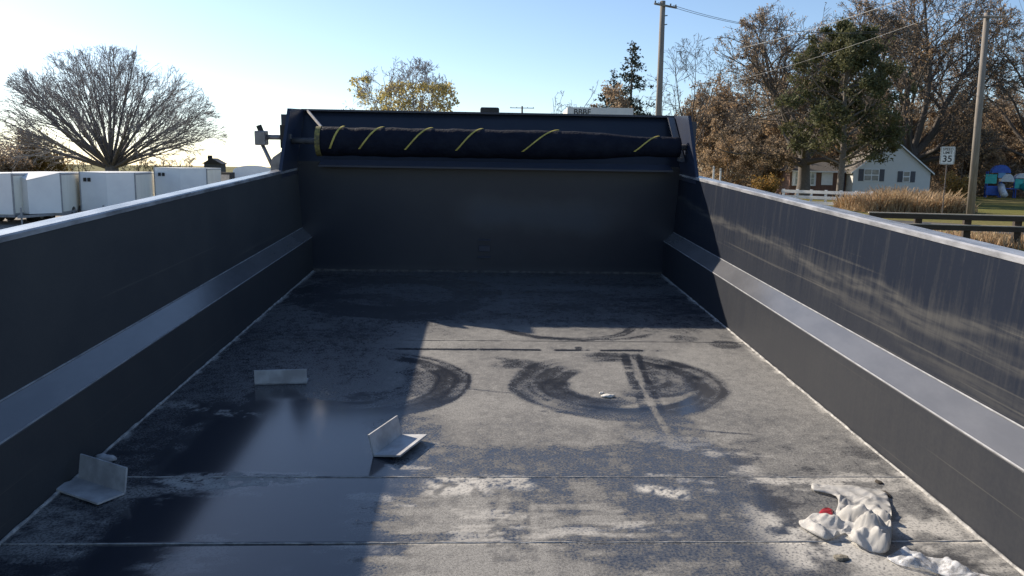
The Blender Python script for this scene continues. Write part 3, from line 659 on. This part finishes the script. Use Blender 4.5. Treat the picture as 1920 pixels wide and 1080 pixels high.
# woodland behind, shared meshes turned and scaled
protos = []
for i, (lf, nl, hh, rx) in enumerate(((leaf_brown, 1.3, 15, 5.0), (leaf_russet, 1.5, 13, 5.2), (leaf_russet, .8, 17, 5.0), (None, 0, 16, 4.6))):
    t = tree('woodland_tree', base(1330 + 150 * i, 132), hh, rx, 50 + i, 'autumn woodland tree in the wood behind the grey house', lf, nl * 1.6, .15, .2, .2, dense=1.15, rend=.02, spread=1.0, group='trees of the wood behind the house')
    t['label'] = ('brown-leaved tree in the wood behind the grey house', 'bushy russet tree in the wood behind the grey house', 'tall thin russet tree in the wood behind the grey house', 'leafless tree in the wood behind the grey house')[i]
    protos.append(t)
wr = random.Random(12)
for i in range(64):
    c = copy_tree(protos[i % 4]); px = 1300 + (i * 61) % 800 + wr.uniform(-15, 15); D = wr.uniform(120, 185)
    c.location = base(px, D); k = wr.uniform(.85, 1.4); c.scale = (k, k, k * wr.uniform(.85, 1.1)); c.rotation_euler.z = wr.uniform(0, 6.28)
for i, (px, D, k) in enumerate(((1365, 112, .62), (1420, 108, .55), (1470, 118, .7), (1830, 122, .6), (1880, 126, .66), (1770, 128, .6))):
    c = copy_tree(protos[(1, 0, 2)[i % 3]]); c.location = base(px, D); c.scale = (k * 1.3, k * 1.3, k); c.rotation_euler.z = i * 1.3
# brush along the wood's edge
rng = np.random.default_rng(77); pts = []
for i in range(210):
    p = base(rng.uniform(1290, 2050), rng.uniform(114, 150)); h = rng.uniform(2, 8.5); n = 420
    q = rng.normal(size=(n, 3)) * np.array([1.3, 1.3, h * .33]); q[:, 2] = np.abs(q[:, 2]); pts.append(q + np.array(p))
tag(leaves('woodland_brush', np.concatenate(pts), .17, leaf_brown, None, rng), 'mass of brown leafless brush along the edge of the wood', 'brush', kind='stuff')

def conifer(name, pos, H, R, seed, label, mat, regular=True):
    rng = np.random.default_rng(seed); t = empty(name, pos); br = []; pts = []
    tubes('trunk', [(np.array([(0, 0, -.1), (0, 0, H * .5), (0, 0, H)]), np.array([.22, .14, .02]) * H / 13, 0)], bark_brown, t, (8,))
    for i in range(int(H * 9)):
        u = rng.uniform(.06, 1); z = H * u; L = R * (1 - u) ** .85 * rng.uniform(.65, 1.1) + .15; az = rng.uniform(0, 6.28); n = 6; P = []
        for k in range(n): s = k / (n - 1); P.append((math.cos(az) * L * s, math.sin(az) * L * s, z - .28 * L * s + .12 * L * s * s))
        P = np.array(P); br.append((P, np.linspace(.035, .008, n), 1)); m = int(20 * L + 6); tt = rng.uniform(.15, 1, m) * (n - 1); ii = np.minimum(tt.astype(int), n - 2); f = (tt - ii)[:, None]
        pts.append(P[ii] * (1 - f) + P[ii + 1] * f + rng.normal(size=(m, 3)) * np.array([.16, .16, .12]))
    tubes('branch_set', br, bark_brown, t, (3, 3)); leaves('foliage', np.concatenate(pts), .16, mat, t, rng, aspect=.4); tag(t, label, 'tree'); return t
conifer('spruce_tree', base(1178, 76), H_(1178, 88, 76), 6.0, 41, 'dark pointed spruce beside the tall utility pole', leaf_spruce)
conifer('spruce_tree', base(1145, 80), H_(1145, 140, 80), 6.0, 42, 'shorter dark spruce crowded against the pointed spruce', leaf_spruce)
def pine(pos, H, seed, label):
    rng = np.random.default_rng(seed); t = empty('pine_tree', pos)
    br = grow(rng, [((0, 0, H * f), (math.cos(a) * math.sin(tl), math.sin(a) * math.sin(tl), math.cos(tl)), L, .13) for f, a, tl, L in
        [(.2 + .76 * i / 35, i * 2.399, 1.3 - .5 * i / 35, (8.0 if i < 24 else 6.5) * rng.uniform(.6, 1.05)) for i in range(36)]],
        ((0, 0, H * .55), (7.2, 6, H * .5)), [(9, .7, .45, .1, .02), (5, .7, .5, .15, 0), (0, .6, .5, .2, 0)], .014)
    trunk = np.array([(0, 0, -.1), (.1, 0, H * .3), (-.1, .1, H * .65), (.05, 0, H * .97)])
    tubes('trunk', [(trunk, np.array([.38, .3, .2, .05]), 0)] + [b for b in br if b[2] == 0], bark_brown, t, (8, 5)); tubes('branch_set', [b for b in br if b[2] > 0], bark_brown, t, (4, 3, 3))
    pts = jitter(rng, br, (1, 2), 19, .26, lambda p: mnoise_arr(p, .38) > -.24); leaves('foliage', pts, .19, leaf_green, t, rng, aspect=.45); tag(t, label, 'tree')
pine(base(1576, 86), H_(1576, 68, 86), 61, 'dark green pine standing in front of the grey house')

def shrub(name, pos, H, R, mat, seed, label, n=2600, size=.13, stems=14, group=None):
    rng = np.random.default_rng(seed); t = empty(name, pos); br = []; pts = []
    for i in range(stems):
        a = i * 2.399; e = np.array((math.cos(a) * R * rng.uniform(.2, .9), math.sin(a) * R * rng.uniform(.2, .9), H * rng.uniform(.6, 1))); P = np.array([e * s ** np.array([1.3, 1.3, .9]) for s in (.0, .35, .7, 1)]); br.append((P, np.array([.035, .028, .018, .008]), 0))
        m = n // stems; s = rng.uniform(.25, 1.02, m)[:, None]; pts.append(e * s + rng.normal(size=(m, 3)) * np.array([R * .2, R * .2, H * .08]))
    p = np.concatenate(pts); p = p[p[:, 2] > .03]
    tubes('stems', br, bark_brown, t, (4,)); 
    if mat: leaves('foliage', p, size, mat, t, rng)
    tag(t, label, 'shrub', group); return t
shrub('autumn_shrub', base(58, 88), H_(58, 248, 88), 2.4, leaf_orange, 81, 'tall orange-brown shrub peaking behind the white V-nosed trailers', 5000, .16)
shrub('autumn_shrub', base(12, 84), H_(12, 278, 84), 2.6, leaf_brown, 82, 'wide dull brown shrub beside the tall orange shrub', 4200, .15)
shrub('autumn_shrub', base(95, 86), H_(95, 282, 86), 2.0, leaf_orange, 83, 'low ochre shrub between the orange shrub and the fan-shaped tree', 3000, .15)
for i, (px, top, D) in enumerate(((148, 280, 96), (262, 284, 100), (300, 290, 104), (345, 288, 98), (-20, 262, 92))):
    tree('scrub_tree', base(px, D), H_(px, top, D), 2.4, 90 + i, 'low bare scrub tree in the row behind the trailers', None, trunk=.08, bole=.2, bark=bark_far, dense=.8, group='bare scrub trees behind the trailers')
shrub('lawn_shrub', base(1440, 84), 2.6, 1.6, leaf_orange, 84, 'low yellow-green shrub at the edge of the wood left of the house', 1500, .14)
shrub('lawn_shrub', base(1802, 80), 3.1, 1.7, leaf_orange, 85, 'ochre shrub beside the speed limit sign', 1500, .14)

# tall dry ornamental grass by the road, drawn as blades
rng = np.random.default_rng(5); V = []
gA, gB = base(1636, 61), base(1842, 63)
N = 9000; s_ = rng.uniform(0, 1, N); dep = rng.uniform(0, 7, N); B = np.array(gA)[None] * (1 - s_[:, None]) + np.array(gB)[None] * s_[:, None]; fh = np.array(FH); B = B + fh[None] * dep[:, None]
cl = np.array([mnoise.noise(Vector((q[0] * .5, q[1] * .5, 0))) for q in B]); hgt = (.8 + 1.4 * cl + rng.uniform(-.5, .5, N)).clip(.15, 2.0) * (.55 + .6 * np.sin(np.pi * np.clip(s_ * .8 + .12, 0, 1)))
az = rng.uniform(0, 6.28, N); ln = rng.uniform(.15, .9, N) * hgt; tip = B + np.stack([np.cos(az) * ln, np.sin(az) * ln, hgt], 1); side = np.stack([-np.sin(az), np.cos(az), 0 * az], 1) * .024
mid_ = (B + tip) / 2 + np.array([0, 0, .12]) * hgt[:, None]
Vv = np.stack([B - side, B + side, mid_ + side * 1.3, mid_ - side * 1.3, tip + side * .5, tip - side * .5], 1).reshape(-1, 3); q = np.arange(N)[:, None] * 6
Ff = np.concatenate([q + np.array([[0, 1, 2, 3]]), q + np.array([[3, 2, 4, 5]])])
dry = leafy('dry_grass_blades', ((.46, .32, .19), (.36, .25, .15), (.54, .42, .27)), .3, .3)
tag(finish(arr_mesh('dry_grass', Vv, Ff), 'dry_grass', dry), 'bank of tall tan dry grass in front of the grey house', 'grass', kind='stuff')
N = 5000; c0 = base(1500, 36); c1 = base(2150, 29); s_ = rng.uniform(0, 1, N); B = np.array(c0)[None] * (1 - s_[:, None]) + np.array(c1)[None] * s_[:, None] + fh[None] * rng.uniform(.3, 5, N)[:, None]
hgt = rng.uniform(.2, .55, N); az = rng.uniform(0, 6.28, N); tip = B + np.stack([np.cos(az) * .15, np.sin(az) * .15, hgt], 1); side = np.stack([-np.sin(az), np.cos(az), 0 * az], 1) * .03
Vv = np.stack([B - side, B + side, tip + side * .4, tip - side * .4], 1).reshape(-1, 3)
tag(finish(arr_mesh('verge_grass', Vv, np.arange(4 * N).reshape(-1, 4)), 'verge_grass', dry), 'short tan dry grass on the verge behind the dark rail fence', 'grass', kind='stuff')

# ------------------------------------------------------------------ trailers and yard things
t_nose = simple('trailer_plain_white', (.86, .85, .84), (.78, .77, .77), .35, 1.2, 0, .5); t_side = simple('trailer_white_bounce_tint', (.88, .85, .76), (.78, .75, .66), .4, 2.5, 0, .5, vscale=(1, 1, .2))  # sides tinted warm: bounced light painted into their white
t_roof = simple('trailer_roof_white', (.82, .82, .82), (.75, .75, .75), .4, 2); t_trim = simple('trailer_trim', (.35, .35, .36), None, .4); t_dark = simple('dark_badge', (.02, .02, .02), None, .5)
def trailer(px, D, alpha, width, height, length, vnose, label, badge=True, low=.45):
    o = base(px, D); u = (Vector((0, 0, 0)) - Vector((o.x, o.y, 0))).normalized(); r = Vector((-u.y, u.x, 0)) * 1
    if r.dot(Vector((math.cos(YAW), -math.sin(YAW), 0))) < 0: r = -r
    f = u * math.cos(alpha) - r * math.sin(alpha)           # towards the nose
    Mx = Matrix.Translation(o) @ Matrix(((f.cross(Vector((0, 0, 1))).x, f.x, 0, 0), (f.cross(Vector((0, 0, 1))).y, f.y, 0, 0), (0, 0, 1, 0), (0, 0, 0, 1)))
    t = empty('enclosed_trailer', Mx); tag(t, label, 'trailer', 'white enclosed trailers in a row'); w = width / 2; v = vnose
    plan = [(-w, 0), (0, v), (w, 0), (w, -length), (-w, -length)] if v else [(-w, 0), (w, 0), (w, -length), (-w, -length)]
    body = MB().prism([(-w, 0), (w, 0), (w, -length), (-w, -length)], low, height, 'z').build('body', t_side, t)
    n = len(plan)
    rm = MB().prism([(a * 1.006, b + (.01 if b > -1 else -.01)) for a, b in plan if not (v and b == v)], height - .05, height + .02, 'z'); rm.build('roof', t_roof, t)
    if v:
        dz = .34 if v > .5 else .03; zt = height - .012; nb = MB()
        nb.add([(-w + .004, .012, low + .02), (w - .004, .012, low + .02), (0, v, low + .02), (-w + .004, .012, zt), (w - .004, .012, zt), (0, v, zt - dz)], [(0, 2, 1), (0, 1, 4, 3), (1, 2, 5, 4), (2, 0, 3, 5)]); nb.build('nose', t_nose, t)
        nr = MB(); nr.add([(-w, .012, zt + .004), (w, .012, zt + .004), (0, v + .03, zt - dz + .004), (-w, .012, zt + .03), (w, .012, zt + .03), (0, v + .03, zt - dz + .03)], [(0, 2, 1), (3, 4, 5), (0, 1, 4, 3), (1, 2, 5, 4), (2, 0, 3, 5)]); nr.build('nose_cap', t_roof, t)
    else: MB().box((-w + .002, .003, low + .02), (w - .002, .03, height - .052)).build('nose', t_nose, t)
    for sx in (-1, 1): MB().box((sx * w - .03, -.03, low), (sx * w + .03, .03, height)).build('corner_trim', t_trim, t)
    for z in (low, height - .1):
        for sx in (-1, 1):
            a, b = sorted((sx * (w + .001), sx * (w + .012))); MB().box((a, -length, z), (b, -.03, z + .07)).build('side_trim', t_trim, body)
    MB().box((-w, -length, low - .12), (w, 0, low - .005)).build('frame', t_trim, t)
    MB().prism([(-.06, v + 1.2), (.06, v + 1.2), (w * .7, 0), (w * .6, 0), (0, v + .9), (-w * .6, 0), (-w * .7, 0)], low - .1, low, 'z').build('tongue', t_trim, t)
    MB().tube([(0, v + .9, .02), (0, v + .9, low + .35)], .04, 8).build('jack', t_trim, t)
    for sx in (-1, 1):
        for yy in (-length * .5 - .45, -length * .5 + .45):
            wh = MB().tube([(sx * (w - .22), yy, .35), (sx * (w - .0), yy, .35)], [.35, .35], 20).build('wheel', M['rubber'], t); MB().tube([(sx * (w - .02), yy, .35), (sx * (w + .015), yy, .35)], [.2, .2], 14).build('rim', t_trim, wh)
    if badge:
        bx = MB(); nx = v and Vector((w, -v, 0)).normalized(); s = .18 if v < .1 else .72
        for k in (-.1, .1):
            c = Vector((0, v, 0)).lerp(Vector((w, 0, 0)), s) + (nx or Vector((1, 0, 0))) * k + (Vector((nx.y * -1, nx.x, 0)) if v else Vector((0, 1, 0))) * .035
            bx.box((c.x - .07, c.y - .02, height - .45), (c.x + .07, c.y + .02, height - .27))
        bx.build('vent_badge', t_dark, t)
    return t
trailer(-25, 36, .55, 2.1, 2.28, 5.2, .05, 'white enclosed trailer turned broadside next to the V-nosed one', False)
trailer(66, 37.5, .34, 2.05, 2.32, 4.0, 1.1, 'white trailer with a sharp V nose and its jack stand showing')
trailer(200, 40, .22, 2.5, 2.35, 5.2, .25, 'wide white trailer between the V-nosed trailer and the farther blunt one')
trailer(338, 45, .2, 2.75, 2.6, 4.8, .15, 'farthest white trailer with a blunt shaded nose beside the dark equipment')
# white round-topped tank and dark equipment by it
o = base(474, 55); prof = []; hw = 1.25
tk = empty('storage_tank', o); tag(tk, 'low white round-topped tank behind the bed rail near the tarp arm', 'tank')
P = [(-hw, .5)] + [(-hw * math.cos(a), 2.45 + .35 * math.sin(a)) for a in [i * math.pi / 14 for i in range(15)]] + [(hw, .5)]
Mz = Matrix.Rotation(math.atan2(o.x, o.y) * -1, 4, 'Z')
MB().prism(P, -1.6, 1.6, 'y', Mz).build('shell', t_nose, tk); MB().box((-1.1, -1.5, 0), (-.9, 1.5, .52), Mz).build('skid', t_trim, tk); MB().box((.9, -1.5, 0), (1.1, 1.5, .52), Mz).build('skid', t_trim, tk)
o = base(425, 52); eq = empty('generator_cabinet', o); tag(eq, 'dark equipment cabinet between the blunt trailer and the white tank', 'cabinet')
MB().box((-.35, -.5, .1), (.35, .5, 2.35)).build('housing', M['chassis'], eq, bevel=.03); MB().box((-.3, -.515, 1.7), (.3, -.502, 2.2)).build('vent_panel', t_trim, eq); MB().box((-.38, -.45, 0), (.38, .45, .12)).build('skid', t_trim, eq)
o = base(403, 90); sh = empty('shed', o); hh = H_(403, 292, 90); tag(sh, 'small dark shed with a stub chimney far behind the trailers', 'shed')
MB().box((-.9, -.9, 0), (.9, .9, hh - .9)).build('wall', simple('dark_shed_boards', (.08, .09, .11), None, .8), sh); MB().prism([(-1.1, hh - .92), (0, hh - .3), (1.1, hh - .92)], -1.1, 1.1).build('roof', M['chassis'], sh); MB().box((-.7, -.2, hh - .9), (-.3, .2, hh)).build('chimney', M['chassis'], sh)

# ------------------------------------------------------------------ utility poles and wires
wood = simple('weathered_pole_wood', (.28, .25, .22), (.18, .16, .14), .9, 5, .3, vscale=(3, 3, .2)); wire_m = simple('wire', (.12, .12, .12), None, .5); porc = simple('insulator', (.08, .07, .07), None, .3)
def lean_pole(name, px0, D, px1, py1, label, arm_w, arm_dir, arms=1, r=.15, extra=None):
    b = base(px0, D); tp = at(px1, py1, D); t = empty(name, b); tag(t, label, 'utility pole', 'utility poles'); d = tp - b
    MB().tube([(0, 0, -.05), d * .5, d], [r * 1.15, r, r * .8], 14).build('pole', wood, t, smooth=True)
    ad = Vector((math.cos(arm_dir), math.sin(arm_dir), 0)); tips = []
    for k in range(arms):
        c = d - Vector((0, 0, .35 + .9 * k)); m = MB(); Ma = Matrix.Translation(c) @ Matrix.Rotation(arm_dir, 4, 'Z')
        x = m.box((-arm_w, -r - .1, -.06), (arm_w, -r + .0, .06), Ma).build('crossarm', wood, t)
        for s in (-.93, -.45, .45, .93):
            p = c + ad * arm_w * s; MB().tube([p + Vector((0, 0, .0)) - Vector((-math.sin(arm_dir), math.cos(arm_dir), 0)) * (r + .05), p + Vector((0, 0, .2)) - Vector((-math.sin(arm_dir), math.cos(arm_dir), 0)) * (r + .05)], [.04, .055], 8).build('insulator', porc, t); tips.append(b + p + Vector((0, 0, .2)))
    if extra: extra(t, d, ad)
    return t, tips
def xf1(t, d, ad):
    for k in (1.0, 1.6): 
        c = d - Vector((0, 0, k)); MB().tube([c, c + ad * .5 + Vector((0, 0, .1))], .035, 6).build('side_bracket', porc, t)
pA, tipsA = lean_pole('utility_pole', 1231, 58, 1243, 2, 'tall grey utility pole rising behind the front wall beside the spruce', 1.1, .6, extra=xf1, r=.22)
pB, tipsB = lean_pole('utility_pole', 1826, 60, 1851, 24, 'weathered utility pole at the right end of the dry grass', 1.1, -.25, r=.24)
pC, tipsC = lean_pole('utility_pole', 979, 150, 979, 199, 'distant pole whose crossarm just shows over the front wall', 2.2, -YAW, r=.2)
def wire(a, b, sag, label, r=.02, n=24):
    P = [a.lerp(b, i / n) - Vector((0, 0, sag * 4 * (i / n) * (1 - i / n))) for i in range(n + 1)]
    return tag(MB().tube(P, r, 5).build('power_line', wire_m), label, 'power line', 'overhead power lines')
for k, i in enumerate((1, 3)): wire(tipsA[i], tipsB[(0, 2)[k]], 1.6, ('upper', 'lower')[k] + ' of two thin wires strung between the near utility poles', .016)
silver = simple('bright_wire', (.55, .55, .56), None, .35)
for k, (y0, y1) in enumerate(((92, -60), (150, -10))):
    w = wire(at(1380, y0, 95), at(1860, y1, 45), .35, ('upper', 'lower')[k] + ' of two pale overhead cables crossing the tops of the oaks', (.016, .009)[k]); w.data.materials[0] = silver
wire(tipsB[1], at(2100, -20, 45), .5, 'thin wire running from the weathered pole past the playground', .016)

# ------------------------------------------------------------------ white building with letters, behind the front wall
o = at(1122, 318, 64); bw = 58 * 64 / F; top = at(1122, 202, 64).z
bd = empty('commercial_building', Matrix.Translation((o.x, o.y, 0)) @ Matrix.Rotation(-YAW, 4, 'Z')); tag(bd, 'white flat-roofed building whose lettered parapet peeks over the front wall', 'building')
wsid = simple('white_parapet_paint', (.72, .72, .70), (.66, .66, .64), .7, 3)
MB().box((-bw, 0, 0), (bw, 6, top - .35)).build('wall', simple('building_wall', (.5, .48, .44), None, .8), bd); MB().box((-bw - .1, -.15, top - 1.0), (bw + .1, 5.9, top)).build('parapet', wsid, bd)
text_mesh('sign_letters', 'BBBF', .62, t_dark, Matrix.Translation((-bw + 1.05, -.16, top - .38)) @ Matrix.Rotation(math.pi / 2, 4, 'X'), bd, .008)
for k in range(3): 
    w = MB().box((-bw + .6 + k * 1.6, -.01, 1), (-bw + 1.6 + k * 1.6, .02, 2.4)).build('window', M['glassd'], bd); MB().box((-bw + .55 + k * 1.6, -.04, .92), (-bw + 1.65 + k * 1.6, -.005, .99)).build('sill', wsid, w)

# ------------------------------------------------------------------ house
sid = NT('grey_lap_siding'); x, y, z = sid.xyz(); saw = sid.m('FRACT', sid.mul(z, 6.2)); sid.bump(saw, .5, .02)
sid.out(sid.mix(sid.noise(2, 4, .5), (.68, .67, .64), (.6, .6, .58)), .7, .3)
brick_m = NT('brick'); bt = brick_m.t.nodes.new('ShaderNodeTexBrick'); brick_m.t.links.new(brick_m.scale((1, 1, 1)), bt.inputs[0]); bt.inputs['Scale'].default_value = 4; bt.inputs['Color1'].default_value = (.16, .08, .06, 1); bt.inputs['Color2'].default_value = (.2, .11, .08, 1); bt.inputs['Mortar'].default_value = (.3, .27, .25, 1); brick_m.out(bt.outputs[0], .9, .2)
shing = simple('grey_shingles', (.17, .155, .14), (.11, .10, .095), .9, 4, .3, vscale=(1, 1, 4)); white = simple('white_trim_paint', (.8, .8, .79), (.72, .72, .71), .5, 5); shut = simple('dark_shutter', (.09, .09, .105), None, .6); gl_ = simple('window_glass', (.10, .12, .14), (.2, .22, .24), .1, 1.5, 0, .6); doorm = simple('dark_door', (.05, .055, .09), None, .5)
D = 100.; mp = D / F
hc = base(1672, D); house = empty('house', Matrix.Translation(hc) @ Matrix.Rotation(-YAW - math.radians(3), 4, 'Z')); tag(house, 'grey gabled house with a brick wing behind the dark pine', 'house')
X = lambda px: (px - 1672) * mp; Z = lambda py: (hor(1672) - py) * mp + CAMH
eave, peak = Z(321), Z(264); x0, x1 = X(1602), X(1742)
MB().prism([(x0, 0), (x1, 0), (x1, eave), (0, peak - .12), (x0, eave)], 0, 9).build('wall', sid.mat, house)
for s, xe in ((-1, x0), (1, x1)):
    sl = (peak - eave) / abs(xe); ov = .35 * s
    MB().prism([(0, peak - .1), (xe + ov, eave - .1 - sl * .35), (xe + ov, eave + .06 - sl * .35), (0, peak + .08)] if s > 0 else [(0, peak + .08), (xe + ov, eave + .06 - sl * .35), (xe + ov, eave - .1 - sl * .35), (0, peak - .1)], -.3, 9.3).build('roof', shing, house)
    MB().prism([(0, peak - .12), (xe + ov, eave - .12 - sl * .35), (xe + ov, eave + .06 - sl * .35), (0, peak + .06)], -.36, -.302).build('rake_board', white, house)
def window(px0, px1, py0, py1, y=0, mull=1, shutters=True, parent=None):
    p = parent or house; a, b, lo, hi = X(px0), X(px1), Z(py1), Z(py0)
    f = MB().box((a, y - .09, lo), (b, y - .003, hi)).build('window', white, p); n = mull + 1; wv = (b - a - .08) / n
    for k in range(n):
        for q in range(2):
            MB().box((a + .08 + k * wv, y - .10, lo + .08 + q * (hi - lo) / 2), (a + k * wv + wv - .02, y - .092, lo + (q + 1) * (hi - lo) / 2 - .05)).build('pane', gl_, f)
    if shutters:
        for c0, c1 in ((a - .62, a - .04), (b + .04, b + .62)): MB().box((c0, y - .06, lo), (c1, y - .004, hi)).build('shutter', shut, p)
window(1621, 1649, 318, 340); window(1692, 1705, 321, 341, mull=0)
# brick wing with hipped roof, bay window, garage door, dark door
wx0, wx1, wt = X(1496), X(1601), Z(323); wy0, wy1 = 2.2, 8.5
MB().box((wx0, wy0, 0), (wx1, wy1, wt)).build('brick_wing', brick_m.mat, house)
rx0, rx1, rz = X(1488), X(1606), Z(299); ym = (wy0 + wy1) / 2; rm = MB(); rm.add([(rx0, wy0 - .5, wt), (rx1, wy0 - .5, wt), (rx1, wy1 + .5, wt), (rx0, wy1 + .5, wt), (X(1536), ym, rz), (X(1560), ym, rz)], [(0, 1, 5, 4), (1, 2, 5), (2, 3, 4, 5), (3, 0, 4), (3, 2, 1, 0)]); rm.build('wing_roof', shing, house)
MB().box((rx0, wy0 - .56, wt - .16), (rx1, wy0 - .502, wt + .02)).build('fascia', white, house)
bay = MB().prism([(X(1500), wy0 - .01), (X(1504), wy0 - .35), (X(1541), wy0 - .35), (X(1545), wy0 - .01)], Z(351), Z(324), 'z').build('bay_window', white, house)
for k in range(5):
    a = X(1505 + 7.2 * k)
    for q in range(2): MB().box((a + .04, wy0 - .372, Z(348) + q * .8), (a + .40, wy0 - .352, Z(348) + .72 + q * .8)).build('pane', simple('bright_pane', (.5, .52, .5), (.25, .28, .27), .1, 3, 0, .6) if k + q == 0 else bpy.data.materials['bright_pane'], bay)
MB().box((X(1555), wy0 - .08, Z(349)), (X(1576), wy0 - .003, Z(321.5) - .25)).build('white_panel', white, house)
MB().box((X(1592), wy0 - .06, .05), (X(1599), wy0 - .003, Z(328))).build('door', doorm, house)

# ------------------------------------------------------------------ white fence, rail fence, sign, playground, marker posts
def fence(name, A, B, hts, posts, mat, label, ph, th=.05, rh=.14, pw=.13, group=None, capm=None):
    t = empty(name, Vector((A.x, A.y, 0))); d = B - A; L = d.length; a = math.atan2(d.y, d.x); R = Matrix.Rotation(a, 4, 'Z')
    for z in hts: MB().box((-.1, -th, z - rh), (L + .1, th, z), R).build('rail', mat, t)
    for k in range(posts):
        x = L * k / (posts - 1); p = MB().box((x - pw / 2, th + .002, 0), (x + pw / 2, th + pw, ph), R).build('post', mat, t)
        if capm: MB().box((x - pw / 2 - .02, th - .02, ph), (x + pw / 2 + .02, th + pw + .02, ph + .04), R).build('post_cap', capm, p)
    return tag(t, label, 'fence')
fence('white_fence', base(1470, 72), base(1637, 66), (1.42, .95, .5), 7, white, 'white three-rail fence ending at the tall dry grass', 1.45, rh=.26, pw=.16, capm=white)
# side return of the same fence at its end post
dk = simple('dark_stained_wood', (.03, .021, .016), (.05, .037, .028), .7, 6, .3, vscale=(.3, 3, 3)); pale_top = simple('sunlit_top_wood', (.45, .40, .34), (.35, .31, .27), .8, 6)
A_, B_ = base(1640, 33), base(2120, 31)
rf = fence('rail_fence', A_, B_, (1.28, .86), 6, dk, 'dark brown two-rail fence beyond the sunlit bed side', 1.1, th=.09, rh=.2, pw=.26)
d = B_ - A_; R = Matrix.Rotation(math.atan2(d.y, d.x), 4, 'Z')
for z in (1.282, .862): MB().box((-.12, -.11, z), (d.length + .12, .11, z + .035), R).build('sunlit_rail_top', pale_top, rf)  # pale strips paint the sunlit top edge of each rail
sg = base(1773, 57); sp = empty('speed_limit_sign', Matrix.Translation(sg) @ Matrix.Rotation(-YAW - math.radians(20), 4, 'Z')); tag(sp, 'white SPEED LIMIT 35 sign on a post above the dry grass', 'road sign')
zc = at(1778, 291.5, 57).z; galv = simple('galvanised_post', (.2, .14, .11), (.3, .25, .22), .6, 8)
MB().box((-.035, .0, 0), (.035, .04, zc + .62)).build('post', galv, sp)
pl = MB().prism([(-.46 + .06, zc - .62), (.46 - .06, zc - .62), (.46, zc - .56), (.46, zc + .56), (.40, zc + .62), (-.40, zc + .62), (-.46, zc + .56), (-.46, zc - .56)], -.025, -.002).build('sign_plate', simple('sign_white', (.82, .82, .80), None, .4), sp)
RX90 = Matrix.Rotation(math.pi / 2, 4, 'X')
for s, sz, dz in (('SPEED', .25, .42), ('LIMIT', .25, .18), ('35', .62, -.25)): text_mesh('lettering', s, sz, t_dark, Matrix.Translation((0, -.03, zc + dz)) @ RX90, pl, .003)
bdm = MB()
for z in (.585, -.585): bdm.box((-.42, -.029, zc + z - .012), (.42, -.0255, zc + z + .012))
for xx in (-.425, .425): bdm.box((xx - .012, -.029, zc - .57), (xx + .012, -.0255, zc + .57))
bdm.build('sign_border', t_dark, pl)
for px in (1338, 1351):
    o = base(px, 85); m = empty('marker_post', o); tag(m, 'small white marker post at the edge of the wood', 'marker post', 'white marker posts'); h = H_(px, 312 if px < 1345 else 316, 85)
    MB().tube([(0, 0, 0), (0, 0, h)], .09, 10).build('shaft', white, m); MB().tube([(0, 0, h - .25), (0, 0, h - .1)], .1, 10).build('band', t_trim, m)
# playground
blue = simple('blue_plastic', (.04, .14, .6), (.03, .1, .45), .4, 3); teal = simple('teal_plastic', (.05, .55, .5), (.04, .42, .4), .4, 3); whp = simple('white_plastic', (.8, .8, .82), None, .4); lblue = simple('light_blue_plastic', (.2, .45, .75), None, .4)
D = 112.; mp = D / F; o = base(1888, D); pg = empty('playground', Matrix.Translation(o) @ Matrix.Rotation(-YAW - .4, 4, 'Z')); tag(pg, 'blue teal and white playground climbing set on the far lawn', 'playground')
for x in (-2.3, -.6, 1.2, 2.9):
    for y in (0, 1.6): MB().tube([(x, y, 0), (x, y, 3.6 if x < 1 else 2.9)], .08, 8).build('post', blue, pg)
MB().box((-2.4, -.1, 1.2), (3.0, 1.7, 1.32)).build('deck', blue, pg)
def dome(x0, x1, z0, zt, mat, nm):
    xc, h = (x0 + x1) / 2, (x1 - x0) / 2; P = [(xc - h * math.cos(a), z0 + (zt - z0) * math.sin(a)) for a in [i * math.pi / 12 for i in range(13)]]; return MB().prism(P, -.3, 1.9).build(nm, mat, pg)
dome(-1.9, .4, 3.4, 4.5, blue, 'arched_roof'); dome(1.0, 3.2, 2.7, 3.4, whp, 'arched_roof'); dome(-.7, .9, 2.2, 3.3, whp, 'slide_hood')
MB().box((-2.6, -.2, 1.9), (-1.2, -.12, 3.2)).build('panel', teal, pg, bevel=.2); MB().box((-1.1, -.25, 2.7), (-.2, -.17, 3.5)).build('panel', lblue, pg, bevel=.1); MB().box((1.0, -.2, 1.3), (2.0, -.12, 2.6)).build('panel', teal, pg, bevel=.1); MB().box((-2.4, -.2, .3), (-.8, -.12, 1.6)).build('panel', blue, pg, bevel=.2)
MB().tube([(2.0, -.1, 1.6), (2.6, -1.2, 1.2), (2.9, -2.4, .5), (2.9, -3.0, .35)], [.5, .5, .5, .5], 14).build('tube_slide', teal, pg, smooth=True)
MB().tube([(-.6, -.2, 1.6), (-.6, -1.2, 1.0), (-.4, -2.2, .4)], [.45, .45, .45], 12).build('tube_slide', whp, pg, smooth=True)
